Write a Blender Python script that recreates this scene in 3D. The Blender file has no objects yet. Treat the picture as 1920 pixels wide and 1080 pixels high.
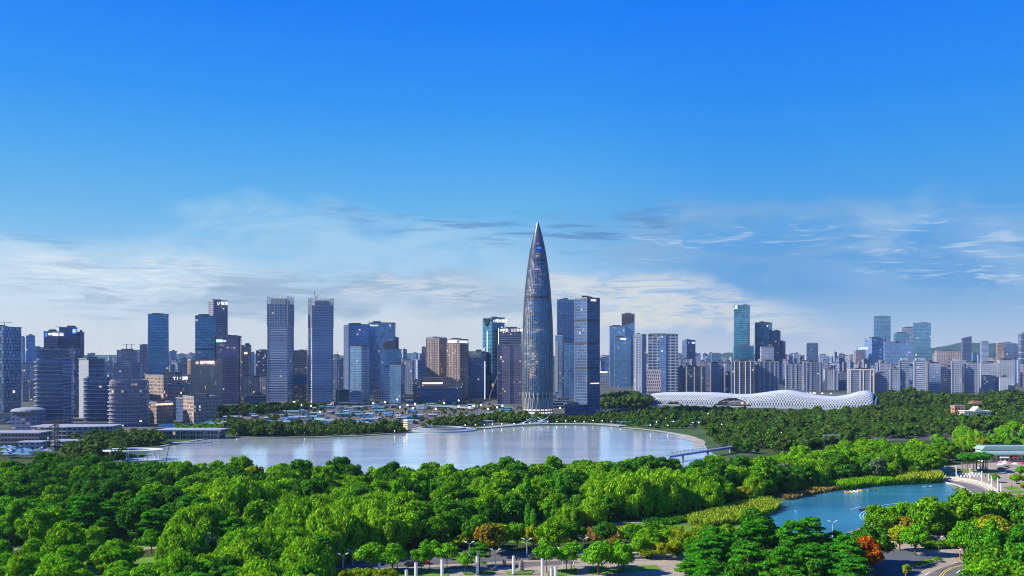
import bpy, math, random
import numpy as np
from mathutils import Vector, Matrix

random.seed(7)
C = bpy.context.scene.collection
SC = bpy.context.scene
F, H, HY = 1663.0, 60.0, 665.0          # focal length (px of a 1920 frame), eye height (m), horizon row
def lin(r, g, b):
    f = lambda c: (c/255/12.92) if c/255 <= .04045 else ((c/255+.055)/1.055)**2.4
    return (f(r), f(g), f(b), 1.0)

# ------------------------------------------------------------------ camera
cam = bpy.data.cameras.new('camera'); cam.sensor_width = 36; cam.lens = 36*F/1920
cam.shift_y = (HY-540)/1920; cam.clip_start = 1; cam.clip_end = 30000
camo = bpy.data.objects.new('camera', cam); C.objects.link(camo)
camo.location = (0, 0, H); camo.rotation_euler = (math.radians(90), 0, 0); SC.camera = camo

# ------------------------------------------------------------------ light and sky
SUN_EL, SUN_AZ = 35, -96           # azimuth measured from +Y (view direction) towards +X
d_ = Vector((math.sin(math.radians(SUN_AZ))*math.cos(math.radians(SUN_EL)),
             math.cos(math.radians(SUN_AZ))*math.cos(math.radians(SUN_EL)), math.sin(math.radians(SUN_EL))))
sun = bpy.data.lights.new('sun', 'SUN'); sun.energy = 5.0; sun.angle = math.radians(.5); sun.color = (1, .93, .78)
so = bpy.data.objects.new('sun', sun); C.objects.link(so); so.rotation_euler = d_.to_track_quat('Z', 'Y').to_euler()
SC.view_settings.view_transform = 'Standard'; SC.view_settings.look = 'None'
SC.view_settings.exposure = 0.7; SC.view_settings.gamma = 1
SC.cycles.max_bounces = 6; SC.cycles.diffuse_bounces = 3; SC.cycles.glossy_bounces = 3
SC.cycles.transmission_bounces = 2; SC.cycles.volume_bounces = 0; SC.cycles.transparent_max_bounces = 4
SC.cycles.use_denoising = True; SC.cycles.filter_width = 1.05; SC.cycles.caustics_reflective = False; SC.cycles.sample_clamp_indirect = 4

class NT:
    """small helper for writing node trees"""
    def __init__(s, tree): s.t = tree; s.n = tree.nodes; s.l = tree.links
    def new(s, typ, **kw):
        n = s.n.new(typ)
        for k, v in kw.items(): setattr(n, k, v)
        return n
    def put(s, sock, v):
        if isinstance(v, bpy.types.NodeSocket): s.l.new(v, sock)
        elif v is not None: sock.default_value = v
    def m(s, op, a, b=None, c=None, clamp=False):
        n = s.new('ShaderNodeMath', operation=op); n.use_clamp = clamp
        s.put(n.inputs[0], a)
        if b is not None: s.put(n.inputs[1], b)
        if c is not None: s.put(n.inputs[2], c)
        return n.outputs[0]
    def mix(s, f, a, b, typ='MIX'):
        n = s.new('ShaderNodeMix', data_type='RGBA', blend_type=typ)
        s.put(n.inputs[0], f); s.put(n.inputs[6], a); s.put(n.inputs[7], b)
        return n.outputs[2]
    def ramp(s, f, stops, interp='LINEAR'):
        n = s.new('ShaderNodeValToRGB'); e = n.color_ramp; e.interpolation = interp
        while len(e.elements) < len(stops): e.elements.new(.5)
        for el, (p, c) in zip(e.elements, stops):
            el.position = p; el.color = c if len(c) == 4 else (*c, 1)
        s.put(n.inputs[0], f); return n.outputs[0]
    def noise(s, vec, scale, detail=3, rough=.55, dim='3D', dist=0):
        n = s.new('ShaderNodeTexNoise', noise_dimensions=dim)
        if vec is not None: s.l.new(vec, n.inputs['Vector'])
        n.inputs['Scale'].default_value = scale; n.inputs['Detail'].default_value = detail
        n.inputs['Roughness'].default_value = rough; n.inputs['Distortion'].default_value = dist
        return n.outputs[0]
    def comb(s, x, y, z=0.0):
        n = s.new('ShaderNodeCombineXYZ'); s.put(n.inputs[0], x); s.put(n.inputs[1], y); s.put(n.inputs[2], z); return n.outputs[0]
    def smooth(s, v, a, b):
        n = s.new('ShaderNodeMapRange', interpolation_type='SMOOTHSTEP'); s.put(n.inputs[0], v)
        n.inputs[1].default_value = a; n.inputs[2].default_value = b; return n.outputs[0]

def build_world():
    w = bpy.data.worlds.new('World'); SC.world = w; w.use_nodes = True
    t = NT(w.node_tree); t.n.clear()
    out = t.new('ShaderNodeOutputWorld'); bg = t.new('ShaderNodeBackground'); t.l.new(bg.outputs[0], out.inputs[0])
    sky = t.new('ShaderNodeTexSky', sky_type='NISHITA'); sky.sun_disc = False
    sky.sun_elevation = math.radians(SUN_EL); sky.sun_rotation = math.radians(SUN_AZ)
    sky.air_density = 1.0; sky.dust_density = .4; sky.ozone_density = 4
    tc = t.new('ShaderNodeTexCoord'); sp = t.new('ShaderNodeSeparateXYZ'); t.l.new(tc.outputs['Generated'], sp.inputs[0])
    x, y, z = sp.outputs
    el = t.m('MULTIPLY', t.m('ARCSINE', z), 57.2958)            # elevation in degrees
    az = t.m('MULTIPLY', t.m('ARCTAN2', x, y), 57.2958)         # compass angle from the lake axis in degrees
    def rp(cols):
        return t.ramp(t.m('DIVIDE', el, 40, clamp=True), [(e/40, lin(*c)) for e, c in cols])
    left = rp([(0, (226, 226, 226)), (2.2, (212, 222, 232)), (4.2, (184, 213, 236)), (6.3, (138, 195, 238)), (9, (104, 182, 238)),
               (12.4, (74, 166, 242)), (15.6, (46, 150, 246)), (21, (18, 128, 250)), (40, (16, 98, 215))])
    right = rp([(0, (204, 212, 226)), (2.0, (160, 192, 226)), (4.2, (104, 164, 222)), (6.3, (96, 162, 224)), (9, (82, 164, 232)),
                (12.4, (58, 154, 240)), (15.6, (38, 142, 244)), (21, (18, 126, 250)), (40, (16, 98, 215))])
    base = t.mix(t.smooth(az, 0, 16), left, right)
    # clouds, in compass angle and elevation
    wob = t.noise(t.comb(t.m('MULTIPLY', az, .5), t.m('MULTIPLY', el, .8), 4.0), .22, 5, .6, dist=.5)
    elw = t.m('ADD', el, t.m('MULTIPLY', t.m('SUBTRACT', wob, .5), 5.5)); azw = t.m('ADD', az, t.m('MULTIPLY', t.m('SUBTRACT', wob, .5), -14))
    def ell(a0, e0, ra, re, tilt=0.0):
        da = t.m('SUBTRACT', azw, a0); de = t.m('SUBTRACT', t.m('SUBTRACT', elw, e0), t.m('MULTIPLY', da, tilt))
        q = t.m('ADD', t.m('POWER', t.m('ABSOLUTE', t.m('DIVIDE', da, ra)), 2), t.m('POWER', t.m('ABSOLUTE', t.m('DIVIDE', de, re)), 2))
        return t.smooth(q, 1.0, 0.0)
    wv = t.comb(az, t.m('MULTIPLY', el, 3.2))
    n1 = t.noise(wv, .16, 7, .6, dist=.6)
    wv2 = t.comb(t.m('ADD', az, 40), t.m('MULTIPLY', el, 7.5))
    n2 = t.noise(wv2, .3, 7, .62, dist=1.2)
    wv3 = t.comb(t.m('SUBTRACT', az, 71), t.m('MULTIPLY', el, 9))
    n3 = t.noise(wv3, .2, 6, .6, dist=.8)
    def add(col, mask, noise, lo, hi, c, k=1.0):
        f = t.m('MULTIPLY', t.m('MULTIPLY', mask, t.smooth(noise, lo, hi)), k, clamp=True)
        return t.mix(f, col, lin(*c))
    col = base
    # broad veils: pale left glow, grey layers low down
    col = add(col, ell(-27, 4.6, 16, 3.0, .0), n1, .2, .52, (210, 229, 244), .7)
    col = add(col, ell(-10, 7.0, 15, 3.2, -.03), n1, .3, .6, (182, 216, 242), .6)
    col = add(col, ell(-6, 3.6, 22, 1.9, .03), n1, .28, .55, (158, 184, 212), .8)
    col = add(col, ell(14, 7.3, 17, 2.6, -.02), n1, .36, .62, (142, 180, 220), .65)
    col = add(col, ell(26, 6.2, 9, 3.0, .1), n1, .36, .64, (160, 196, 232), .55)
    # bright ragged streaks
    col = add(col, ell(8, 3.9, 11, 1.6, -.11), n2, .32, .56, (228, 230, 230), .82)
    col = add(col, ell(9.5, 2.1, 11, 1.1, -.02), n2, .3, .56, (234, 230, 220), .8)
    col = add(col, ell(-6, 3.8, 7, 1.2, .03), n2, .4, .56, (216, 226, 236), .8)
    col = add(col, ell(13, 7.0, 15, 1.7, -.02), n2, .52, .7, (206, 220, 236), .5)
    col = add(col, ell(-24, 4.6, 9, 1.8, .0), n2, .42, .64, (236, 242, 248), .7)
    col = add(col, ell(27, 5.6, 7, 2.2, .05), n2, .5, .68, (214, 226, 240), .6)
    # thin dark wisps
    col = add(col, ell(2, 8.4, 17, 1.4, -.03), n3, .46, .62, (90, 138, 194), .75)
    col = add(col, ell(-16, 3.8, 17, 2.4, .0), n3, .45, .62, (146, 172, 202), .7)
    col = add(col, ell(26, 6.8, 9, 1.2, .0), n3, .53, .68, (112, 160, 212), .5)
    col = add(col, ell(-30, 6.6, 6, 1.6, .0), n3, .5, .66, (120, 170, 216), .5)
    nis = t.mix(1.0, sky.outputs[0], (.085, .085, .085, 1), 'MULTIPLY')
    full = t.mix(.05, col, nis)
    t.l.new(full, bg.inputs[0]); bg.inputs[1].default_value = .615
build_world()

# ------------------------------------------------------------------ pixel <-> ground helpers
def D(Y): return H*F/(Y-HY)                       # distance of a ground row
def P(X, d): return (X-960)*d/F
def G(X, Y, z=0.0):
    d = D(Y); return (P(X, d), d, z)
def Z(Y, d): return H-(Y-HY)*d/F
def DM(X):                                        # where the near park ends, by column
    xs = [-300, 0, 250, 330, 400, 600, 700, 830, 950, 1100, 1250, 1330, 1420, 1500, 1650, 1800, 1900, 2200]
    ds = [430, 430, 430, 428, 424, 410, 400, 400, 424, 440, 428, 425, 445, 475, 555, 640, 720, 760]
    return float(np.interp(X, xs, ds))

# ------------------------------------------------------------------ materials
MATS = {}
def mat(name, col, rough=.7, metal=0.0, emit=None, es=0, spec=.5, var=0.0, vs=.2, isl=0.0):
    if name in MATS: return MATS[name]
    m = bpy.data.materials.new(name); m.use_nodes = True; t = NT(m.node_tree); b = t.n['Principled BSDF']
    b.inputs['Roughness'].default_value = rough; b.inputs['Metallic'].default_value = metal
    b.inputs['Specular IOR Level'].default_value = spec
    c = col if len(col) == 4 else (*col, 1)
    if isl:
        g = t.new('ShaderNodeNewGeometry'); hsv = t.new('ShaderNodeHueSaturation'); hsv.inputs['Color'].default_value = c
        t.l.new(t.m('ADD', t.m('MULTIPLY', g.outputs['Random Per Island'], isl), 1-isl/2), hsv.inputs['Value']); t.l.new(hsv.outputs[0], b.inputs['Base Color'])
    elif var:
        g = t.new('ShaderNodeNewGeometry'); n = t.noise(g.outputs['Position'], vs, 5)
        oi = t.new('ShaderNodeObjectInfo')
        f = t.m('ADD', t.m('MULTIPLY', t.m('SUBTRACT', n, .5), var*3), t.m('MULTIPLY', t.m('SUBTRACT', oi.outputs['Random'], .5), var))
        hsv = t.new('ShaderNodeHueSaturation'); hsv.inputs['Color'].default_value = c
        t.l.new(t.m('ADD', f, 1.0), hsv.inputs['Value']); t.l.new(hsv.outputs[0], b.inputs['Base Color'])
    else: b.inputs['Base Color'].default_value = c
    if emit: b.inputs['Emission Color'].default_value = (*emit, 1); b.inputs['Emission Strength'].default_value = es
    MATS[name] = m; return m

def facade(name, wall, glass, bay, fl, mu=.12, mv=.2, lit=.03, metal=.5, rough=.18, litcol=(1, .72, .38), es=.8, stag=0.0, wmetal=0.0, patch=False, wr=.6):
    """wall with a grid of windows laid out in metres along the wall (UV) and up it"""
    if name in MATS: return MATS[name]
    m = bpy.data.materials.new(name); m.use_nodes = True; t = NT(m.node_tree); b = t.n['Principled BSDF']
    uv = t.new('ShaderNodeUVMap'); s = t.new('ShaderNodeSeparateXYZ'); t.l.new(uv.outputs[0], s.inputs[0])
    v = t.m('DIVIDE', s.outputs[1], fl); fv = t.m('FRACT', v); iv = t.m('FLOOR', v)
    u = t.m('DIVIDE', s.outputs[0], bay)
    if stag: u = t.m('ADD', u, t.m('MULTIPLY', t.m('FLOOR', t.m('DIVIDE', v, 2)), stag))
    fu = t.m('FRACT', u); iu = t.m('FLOOR', u)
    def band(f, mrg):
        return t.m('MULTIPLY', t.m('GREATER_THAN', f, mrg), t.m('LESS_THAN', f, 1-mrg))
    mask = t.m('MULTIPLY', band(fu, mu), band(fv, mv))
    oi = t.new('ShaderNodeObjectInfo'); r = t.m('MULTIPLY', oi.outputs['Random'], 50)
    wn = t.new('ShaderNodeTexWhiteNoise', noise_dimensions='3D'); t.l.new(t.comb(iu, iv, r), wn.inputs[0])
    big = t.noise(t.comb(t.m('MULTIPLY', s.outputs[0], .05), t.m('MULTIPLY', s.outputs[1], .03), r), 1.0, 4, .6)
    row = t.new('ShaderNodeTexWhiteNoise', noise_dimensions='2D'); t.l.new(t.comb(iv, r), row.inputs[0])
    val = t.m('ADD', t.m('ADD', t.m('MULTIPLY', wn.outputs[0], .5), t.m('MULTIPLY', big, 1.3)), t.m('MULTIPLY', row.outputs[0], .3))
    hs = t.new('ShaderNodeHueSaturation'); hs.inputs['Color'].default_value = (*glass, 1)
    t.l.new(t.m('MULTIPLY', t.m('SUBTRACT', val, .05), 1.4), hs.inputs['Value'])
    hw = t.new('ShaderNodeHueSaturation'); hw.inputs['Color'].default_value = (*wall, 1)
    t.l.new(t.m('ADD', t.m('MULTIPLY', big, 1.1), t.m('ADD', t.m('MULTIPLY', oi.outputs['Random'], .35), .55)), hw.inputs['Value'])
    t.l.new(t.mix(mask, hw.outputs[0], hs.outputs[0]), b.inputs['Base Color'])
    t.l.new(t.m('ADD', t.m('MULTIPLY', mask, rough-wr), wr), b.inputs['Roughness'])
    t.l.new(t.m('ADD', t.m('MULTIPLY', mask, metal-wmetal), wmetal), b.inputs['Metallic'])
    if lit and patch:
        pn = t.noise(t.comb(t.m('MULTIPLY', u, .16), t.m('MULTIPLY', v, .42), 3.0), 1.0, 4, .7); lo = t.noise(t.comb(t.m('MULTIPLY', u, .09), t.m('MULTIPLY', v, .03), 8.0), 1.0, 1, .5)
        on = t.m('MULTIPLY', t.m('MULTIPLY', t.smooth(t.m('ADD', pn, t.m('MULTIPLY', lo, .9)), 1.03, 1.12), mask), t.m('ADD', wn.outputs[0], .2))
        t.l.new(t.m('MULTIPLY', on, es), b.inputs['Emission Strength']); b.inputs['Emission Color'].default_value = (*litcol, 1)
    elif lit:
        sc = t.new('ShaderNodeSeparateColor'); t.l.new(wn.outputs[1], sc.inputs[0])
        thr = t.m('SUBTRACT', 1.0, t.m('MULTIPLY', t.smooth(big, .38, .68), lit*2.4))
        on = t.m('MULTIPLY', t.m('GREATER_THAN', sc.outputs[1], thr), mask)
        t.l.new(t.m('MULTIPLY', on, t.m('MULTIPLY', t.m('POWER', sc.outputs[2], 2.0), es)), b.inputs['Emission Strength'])
        b.inputs['Emission Color'].default_value = (*litcol, 1)
    # panes do not all lie in one plane: tiny tilt from cell to cell
    bp = t.new('ShaderNodeBump'); bp.inputs['Strength'].default_value = .12; bp.inputs['Distance'].default_value = .3
    t.l.new(t.m('MULTIPLY', mask, wn.outputs[0]), bp.inputs['Height'])
    MATS[name] = m; return m

def ground_mat(name, c1, c2, scale, rough=.95, c3=None, detail=8):
    m = bpy.data.materials.new(name); m.use_nodes = True; t = NT(m.node_tree); b = t.n['Principled BSDF']
    g = t.new('ShaderNodeNewGeometry'); n = t.noise(g.outputs['Position'], scale, detail, .65)
    col = t.mix(t.smooth(n, .35, .65), (*c1, 1), (*c2, 1))
    if c3:
        n2 = t.noise(g.outputs['Position'], scale*7, 4, .7); col = t.mix(t.smooth(n2, .5, .7), col, (*c3, 1))
    t.l.new(col, b.inputs['Base Color']); b.inputs['Roughness'].default_value = rough
    b.inputs['Specular IOR Level'].default_value = .2
    MATS[name] = m; return m

def water_mat(name, deep, rough, bs, strength, ior=1.33, mixw=0.0, alt=None):
    m = bpy.data.materials.new(name); m.use_nodes = True; t = NT(m.node_tree); b = t.n['Principled BSDF']
    g = t.new('ShaderNodeNewGeometry'); mp = t.new('ShaderNodeMapping'); t.l.new(g.outputs['Position'], mp.inputs[0])
    mp.inputs['Scale'].default_value = (1, 1.8, 1)
    n = t.noise(mp.outputs[0], bs, 6, .7); big = t.noise(mp.outputs[0], .012, 4, .6, dist=1)
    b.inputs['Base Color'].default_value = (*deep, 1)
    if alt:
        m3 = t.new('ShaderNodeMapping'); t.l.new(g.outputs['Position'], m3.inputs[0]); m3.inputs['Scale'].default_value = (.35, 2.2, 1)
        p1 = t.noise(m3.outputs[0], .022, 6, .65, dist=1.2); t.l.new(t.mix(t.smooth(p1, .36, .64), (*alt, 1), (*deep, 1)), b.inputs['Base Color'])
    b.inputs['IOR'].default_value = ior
    t.l.new(t.m('ADD', t.m('MULTIPLY', t.smooth(big, .35, .65), rough*.9), rough*.5), b.inputs['Roughness'])
    b.inputs['Metallic'].default_value = mixw
    bp = t.new('ShaderNodeBump'); bp.inputs['Strength'].default_value = strength; bp.inputs['Distance'].default_value = .25
    t.l.new(n, bp.inputs['Height']); t.l.new(bp.outputs[0], b.inputs['Normal'])
    MATS[name] = m; return m

def leaf_mat(name, c1, c2, c3=None, trans=.35, amt3=.0):
    m = bpy.data.materials.new(name); m.use_nodes = True; t = NT(m.node_tree); t.n.clear()
    out = t.new('ShaderNodeOutputMaterial')
    oi = t.new('ShaderNodeObjectInfo'); g = t.new('ShaderNodeNewGeometry')
    n = t.noise(g.outputs['Position'], .9, 3, .7)
    f = t.m('ADD', t.m('MULTIPLY', oi.outputs['Random'], .6), t.m('MULTIPLY', t.smooth(n, .3, .7), .45), clamp=True)
    col = t.mix(f, (*c1, 1), (*c2, 1))
    if c3: col = t.mix(t.m('MULTIPLY', t.smooth(t.noise(g.outputs['Position'], .35, 4, .7), .52, .66), amt3), col, (*c3, 1))
    hv = t.new('ShaderNodeHueSaturation'); t.l.new(col, hv.inputs['Color']); t.l.new(t.m('ADD', t.m('MULTIPLY', t.m('POWER', g.outputs['Random Per Island'], 1.4), 1.4), .5), hv.inputs['Value'])
    t.l.new(t.m('ADD', t.m('MULTIPLY', t.m('SUBTRACT', g.outputs['Random Per Island'], .5), .035), .5), hv.inputs['Hue']); col = hv.outputs[0]
    dif = t.new('ShaderNodeBsdfDiffuse'); tr = t.new('ShaderNodeBsdfTranslucent'); t.l.new(col, dif.inputs[0])
    yc = t.mix(1.0, col, (1.25, 1.2, .5, 1), 'MULTIPLY'); t.l.new(yc, tr.inputs[0])
    mx = t.new('ShaderNodeMixShader'); mx.inputs[0].default_value = trans
    t.l.new(dif.outputs[0], mx.inputs[1]); t.l.new(tr.outputs[0], mx.inputs[2]); t.l.new(mx.outputs[0], out.inputs[0])
    MATS[name] = m; return m

# ------------------------------------------------------------------ mesh builder
class MB:
    def __init__(s): s.v = []; s.f = []; s.uv = []
    def face(s, pts, uvs=None):
        i = len(s.v); s.v += [tuple(p) for p in pts]; s.f.append(tuple(range(i, i+len(pts))))
        if uvs is None:
            a, b, c = Vector(pts[0]), Vector(pts[1]), Vector(pts[2]); n = (b-a).cross(c-a)
            if n.length: n.normalize()
            if abs(n.z) < .6:
                tx = Vector((-n.y, n.x, 0)); tx.normalize(); uvs = [(Vector(p).dot(tx), p[2]) for p in pts]
            else: uvs = [(p[0], p[1]) for p in pts]
        s.uv += uvs
    def prism(s, foot, z0, z1, top=1.0, tops=None, ztop=None, cap=True):
        """foot counter-clockwise; top = scale of the upper outline"""
        n = len(foot); cx = sum(p[0] for p in foot)/n; cy = sum(p[1] for p in foot)/n
        up = tops or [(cx+(p[0]-cx)*top, cy+(p[1]-cy)*top) for p in foot]
        zt = ztop or [z1]*n; u = 0
        for i in range(n):
            a, b = foot[i], foot[(i+1) % n]; c, d = up[(i+1) % n], up[i]; L = math.hypot(b[0]-a[0], b[1]-a[1])
            s.face([(a[0], a[1], z0), (b[0], b[1], z0), (c[0], c[1], zt[(i+1) % n]), (d[0], d[1], zt[i])],
                   [(u, z0), (u+L, z0), (u+L, zt[(i+1) % n]), (u, zt[i])]); u += L
        if cap: s.face([(up[i][0], up[i][1], zt[i]) for i in range(n)], [(0, 0)]*n)
        return s
    def box(s, x0, x1, y0, y1, z0, z1, bottom=True):
        s.prism([(x0, y0), (x1, y0), (x1, y1), (x0, y1)], z0, z1)
        if bottom: s.face([(x0, y1, z0), (x1, y1, z0), (x1, y0, z0), (x0, y0, z0)], [(0, 0)]*4)
        return s
    def bar(s, a, b, r, n=4, r2=None):
        a, b = Vector(a), Vector(b); d = b-a; r2 = r if r2 is None else r2
        if d.length < 1e-6: return s
        q = d.to_track_quat('Z', 'Y'); R1 = []; R2 = []
        for k in range(n):
            an = 2*math.pi*(k+.5)/n; o = q @ Vector((math.cos(an), math.sin(an), 0)); R1.append(a+o*r); R2.append(b+o*r2)
        for k in range(n):
            j = (k+1) % n; s.face([R1[k], R1[j], R2[j], R2[k]])
        s.face(R2); s.face(R1[::-1]); return s
    def ball(s, c, r, n=8, m=5, sq=1.0):
        for j in range(m):
            a0, a1 = math.pi*j/m-math.pi/2, math.pi*(j+1)/m-math.pi/2
            for k in range(n):
                b0, b1 = 2*math.pi*k/n, 2*math.pi*(k+1)/n
                p = lambda a, b: (c[0]+r*math.cos(a)*math.cos(b), c[1]+r*math.cos(a)*math.sin(b), c[2]+r*sq*math.sin(a))
                q = [p(a0, b0), p(a0, b1), p(a1, b1), p(a1, b0)]
                if j == 0: q = q[1:]
                elif j == m-1: q = q[:3]
                s.face(q)
        return s
    def mesh(s, name, o=(0, 0, 0)):
        me = bpy.data.meshes.new(name)
        me.from_pydata([(v[0]-o[0], v[1]-o[1], v[2]-o[2]) for v in s.v], [], s.f)
        l = me.uv_layers.new(name='UVMap'); l.data.foreach_set('uv', np.array(s.uv, dtype=np.float32).ravel())
        me.update(); return me

def setp(o, label=None, cat=None, group=None, kind=None):
    if label: o['label'] = label
    if cat: o['category'] = cat
    if group: o['group'] = group
    if kind: o['kind'] = kind
    return o
def thing(name, loc, label, cat, group=None):
    o = bpy.data.objects.new(name, None); o.empty_display_size = 1; C.objects.link(o); o.location = loc
    return setp(o, label, cat, group)
def part(name, mb, m, parent, root=None, label=None):
    """mesh given in world coordinates; parents carry a translation only"""
    org = Vector((0, 0, 0)); p = parent
    while p is not None: org += Vector(p.location); p = p.parent
    me = mb.mesh(name, org) if isinstance(mb, MB) else mb
    me.materials.append(m); o = bpy.data.objects.new(name, me); C.objects.link(o); o.parent = parent
    if label: o['label'] = label
    return o
def single(name, mb, m, label=None, cat=None, group=None, kind=None):
    me = mb.mesh(name) if isinstance(mb, MB) else mb
    me.materials.append(m); o = bpy.data.objects.new(name, me); C.objects.link(o)
    return setp(o, label, cat, group, kind)
def copy_tree(o, parent=None):
    c = o.copy(); C.objects.link(c)
    if parent: c.parent = parent
    for ch in o.children: copy_tree(ch, c)
    return c
def poly(pts, z):
    mb = MB(); pp = [G(X, Y, z) for X, Y in pts]
    a = sum(pp[i][0]*pp[(i+1) % len(pp)][1]-pp[(i+1) % len(pp)][0]*pp[i][1] for i in range(len(pp)))
    if a < 0: pp = pp[::-1]
    mb.face(pp, [(p[0], p[1]) for p in pp]); return mb
def curve_pts(pts, n=6, closed=True):
    """Catmull-Rom through picture points, for smooth shores"""
    out = []; N = len(pts); R = range(N) if closed else range(N-1)
    for i in R:
        p = [pts[(i+k-1) % N] if closed else pts[min(max(i+k-1, 0), N-1)] for k in range(4)]
        for j in range(n):
            t = j/n
            out.append(tuple(.5*((2*p[1][a])+(-p[0][a]+p[2][a])*t+(2*p[0][a]-5*p[1][a]+4*p[2][a]-p[3][a])*t*t+(-p[0][a]+3*p[1][a]-3*p[2][a]+p[3][a])*t**3) for a in (0, 1)))
    if not closed: out.append(pts[-1])
    return out
def inside(pt, pg):
    x, y = pt; r = False; j = len(pg)-1
    for i in range(len(pg)):
        if (pg[i][1] > y) != (pg[j][1] > y) and x < (pg[j][0]-pg[i][0])*(y-pg[i][1])/(pg[j][1]-pg[i][1])+pg[i][0]: r = not r
        j = i
    return r
def ribbon(pts, w, z, z2=None):
    """flat strip of width w metres along ground points; with z2 a raised kerb"""
    mb = MB(); L = []; Rr = []
    for i, p in enumerate(pts):
        a = Vector(pts[max(i-1, 0)][:2]); b = Vector(pts[min(i+1, len(pts)-1)][:2]); d = (b-a).normalized(); n = Vector((-d.y, d.x))*w/2
        c = Vector(p[:2]); L.append(c+n); Rr.append(c-n)
    for i in range(len(pts)-1):
        zt = z if z2 is None else z2
        mb.face([(*Rr[i], zt), (*Rr[i+1], zt), (*L[i+1], zt), (*L[i], zt)])
        if z2 is not None:
            mb.face([(*Rr[i], z), (*Rr[i+1], z), (*Rr[i+1], zt), (*Rr[i], zt)]); mb.face([(*L[i+1], z), (*L[i], z), (*L[i], zt), (*L[i+1], zt)])
    return mb

# ================================================================== SETTING
GM_park = ground_mat('park_soil', (.022, .045, .010), (.045, .075, .015), .05, c3=(.08, .065, .03))
GM_city = ground_mat('city_ground', (.05, .055, .06), (.11, .11, .105), .02, c3=(.06, .08, .04))
GM_lawn = ground_mat('lawn_grass', (.07, .19, .015), (.12, .26, .02), .12, c3=(.20, .24, .05))
GM_pave = ground_mat('paving_stone', (.30, .25, .20), (.38, .32, .25), .15, c3=(.24, .20, .17))
GM_asph = ground_mat('asphalt', (.10, .10, .11), (.15, .145, .14), .1, c3=(.075, .075, .085))
GM_bank = ground_mat('bank_grass', (.035, .075, .02), (.06, .12, .025), .04, c3=(.10, .10, .06))
GM_site = ground_mat('site_soil', (.09, .08, .07), (.17, .15, .13), .05, c3=(.05, .09, .13))
GM_prom = ground_mat('promenade_stone', (.26, .29, .33), (.34, .36, .39), .05, c3=(.2, .22, .26))

g = MB(); g.face([(-9000, 60, 0), (9000, 60, 0), (9000, 620, 0), (-9000, 620, 0)]); single('ground', g, GM_park, kind='structure')
g = MB(); g.face([(-9000, 620, 0), (9000, 620, 0), (9000, 12000, 0), (-9000, 12000, 0)]); single('city_ground', g, GM_city, kind='structure')

# far bank strips, from the back forwards
SITE = [(370, 812), (360, 790), (430, 776), (560, 764), (700, 757), (880, 752), (985, 768), (985, 792), (900, 800), (760, 806), (560, 812)]
single('construction_ground', poly(SITE, .05), GM_site, kind='structure')
BANK = [(150, 870), (180, 820), (330, 800), (420, 792), (520, 796), (700, 803), (770, 806), (900, 798), (985, 790), (1130, 782), (1250, 776), (1420, 790), (1420, 850), (1330, 880), (1100, 890), (600, 880), (300, 880)]
single('bank', poly(BANK, .10), GM_bank, kind='structure')
# lake
LAKE = curve_pts([(298, 842), (345, 832), (415, 822), (500, 823), (590, 822), (700, 818), (770, 812), (840, 812), (905, 806), (960, 801), (1010, 799), (1120, 799), (1190, 806), (1265, 814), (1300, 822), (1318, 832), (1330, 846),
                  (1345, 862), (1300, 884), (1200, 892), (1050, 894), (960, 896), (830, 909), (700, 909), (560, 904), (420, 893), (320, 882), (270, 860)], 5)
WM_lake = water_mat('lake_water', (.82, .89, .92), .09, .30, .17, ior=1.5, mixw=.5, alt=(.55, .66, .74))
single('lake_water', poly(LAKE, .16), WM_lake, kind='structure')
# light edge along the far shore
sh = [G(X, Y) for X, Y in curve_pts([(300, 838), (345, 830), (415, 821), (500, 821), (590, 820), (700, 816), (770, 811)], 5, False)]
single('shore_path', ribbon(sh, 3.0, .2, .5), GM_prom, kind='structure')
sh = [G(X, Y) for X, Y in curve_pts([(900, 804), (960, 798), (1010, 796), (1120, 796), (1170, 800)], 5, False)]
single('promenade', ribbon(sh, 11, .2, .7), GM_prom, kind='structure')
sh = [G(X, Y) for X, Y in curve_pts([(1170, 802), (1230, 808), (1290, 818), (1312, 828)], 5, False)]
single('shore_path', ribbon(sh, 5.0, .2, .35), ground_mat('sand', (.30, .27, .24), (.38, .35, .32), .1), kind='structure')
sandb = curve_pts([(1262, 820), (1300, 821), (1322, 828), (1316, 838), (1298, 836), (1300, 829)], 4)
single('beach', poly(sandb, .26), MATS['sand'], kind='structure')

# pond
POND = curve_pts([(1425, 988), (1446, 960), (1457, 942), (1500, 931), (1565, 921), (1640, 912), (1700, 908), (1745, 906), (1768, 904), (1800, 916), (1822, 930), (1830, 942), (1790, 944), (1740, 950), (1690, 966), (1645, 984), (1590, 1004), (1500, 1014), (1440, 1008)], 4)
WM_pond = water_mat('pond_water', (.028, .20, .31), .08, .8, .35, ior=1.33, alt=(.018, .14, .23))
single('pond_water', poly(POND, .12), WM_pond, kind='structure')

# grass, paths and paving of the park: thin sheets one above the other
single('meadow', poly(curve_pts([(905, 1005), (1010, 992), (1150, 980), (1300, 968), (1440, 962), (1400, 1000), (1200, 1010), (1000, 1020)], 4), .04), GM_lawn, kind='structure')
single('bank', poly(curve_pts([(1190, 960), (1260, 930), (1340, 925), (1450, 915), (1560, 900), (1700, 890), (1770, 895), (1768, 906), (1640, 914), (1500, 933), (1440, 962), (1300, 985)], 4), .05), ground_mat('rough_grass', (.03, .07, .012), (.08, .12, .02), .1), kind='structure')
single('path', ribbon([G(X, Y) for X, Y in curve_pts([(880, 1012), (960, 1000), (1050, 991), (1160, 983), (1280, 972)], 4, False)], 2.6, .14), GM_pave, kind='structure')
single('path', ribbon([G(X, Y) for X, Y in curve_pts([(760, 975), (810, 968), (850, 962), (890, 964)], 4, False)], 3.2, .14), GM_pave, kind='structure')
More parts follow.
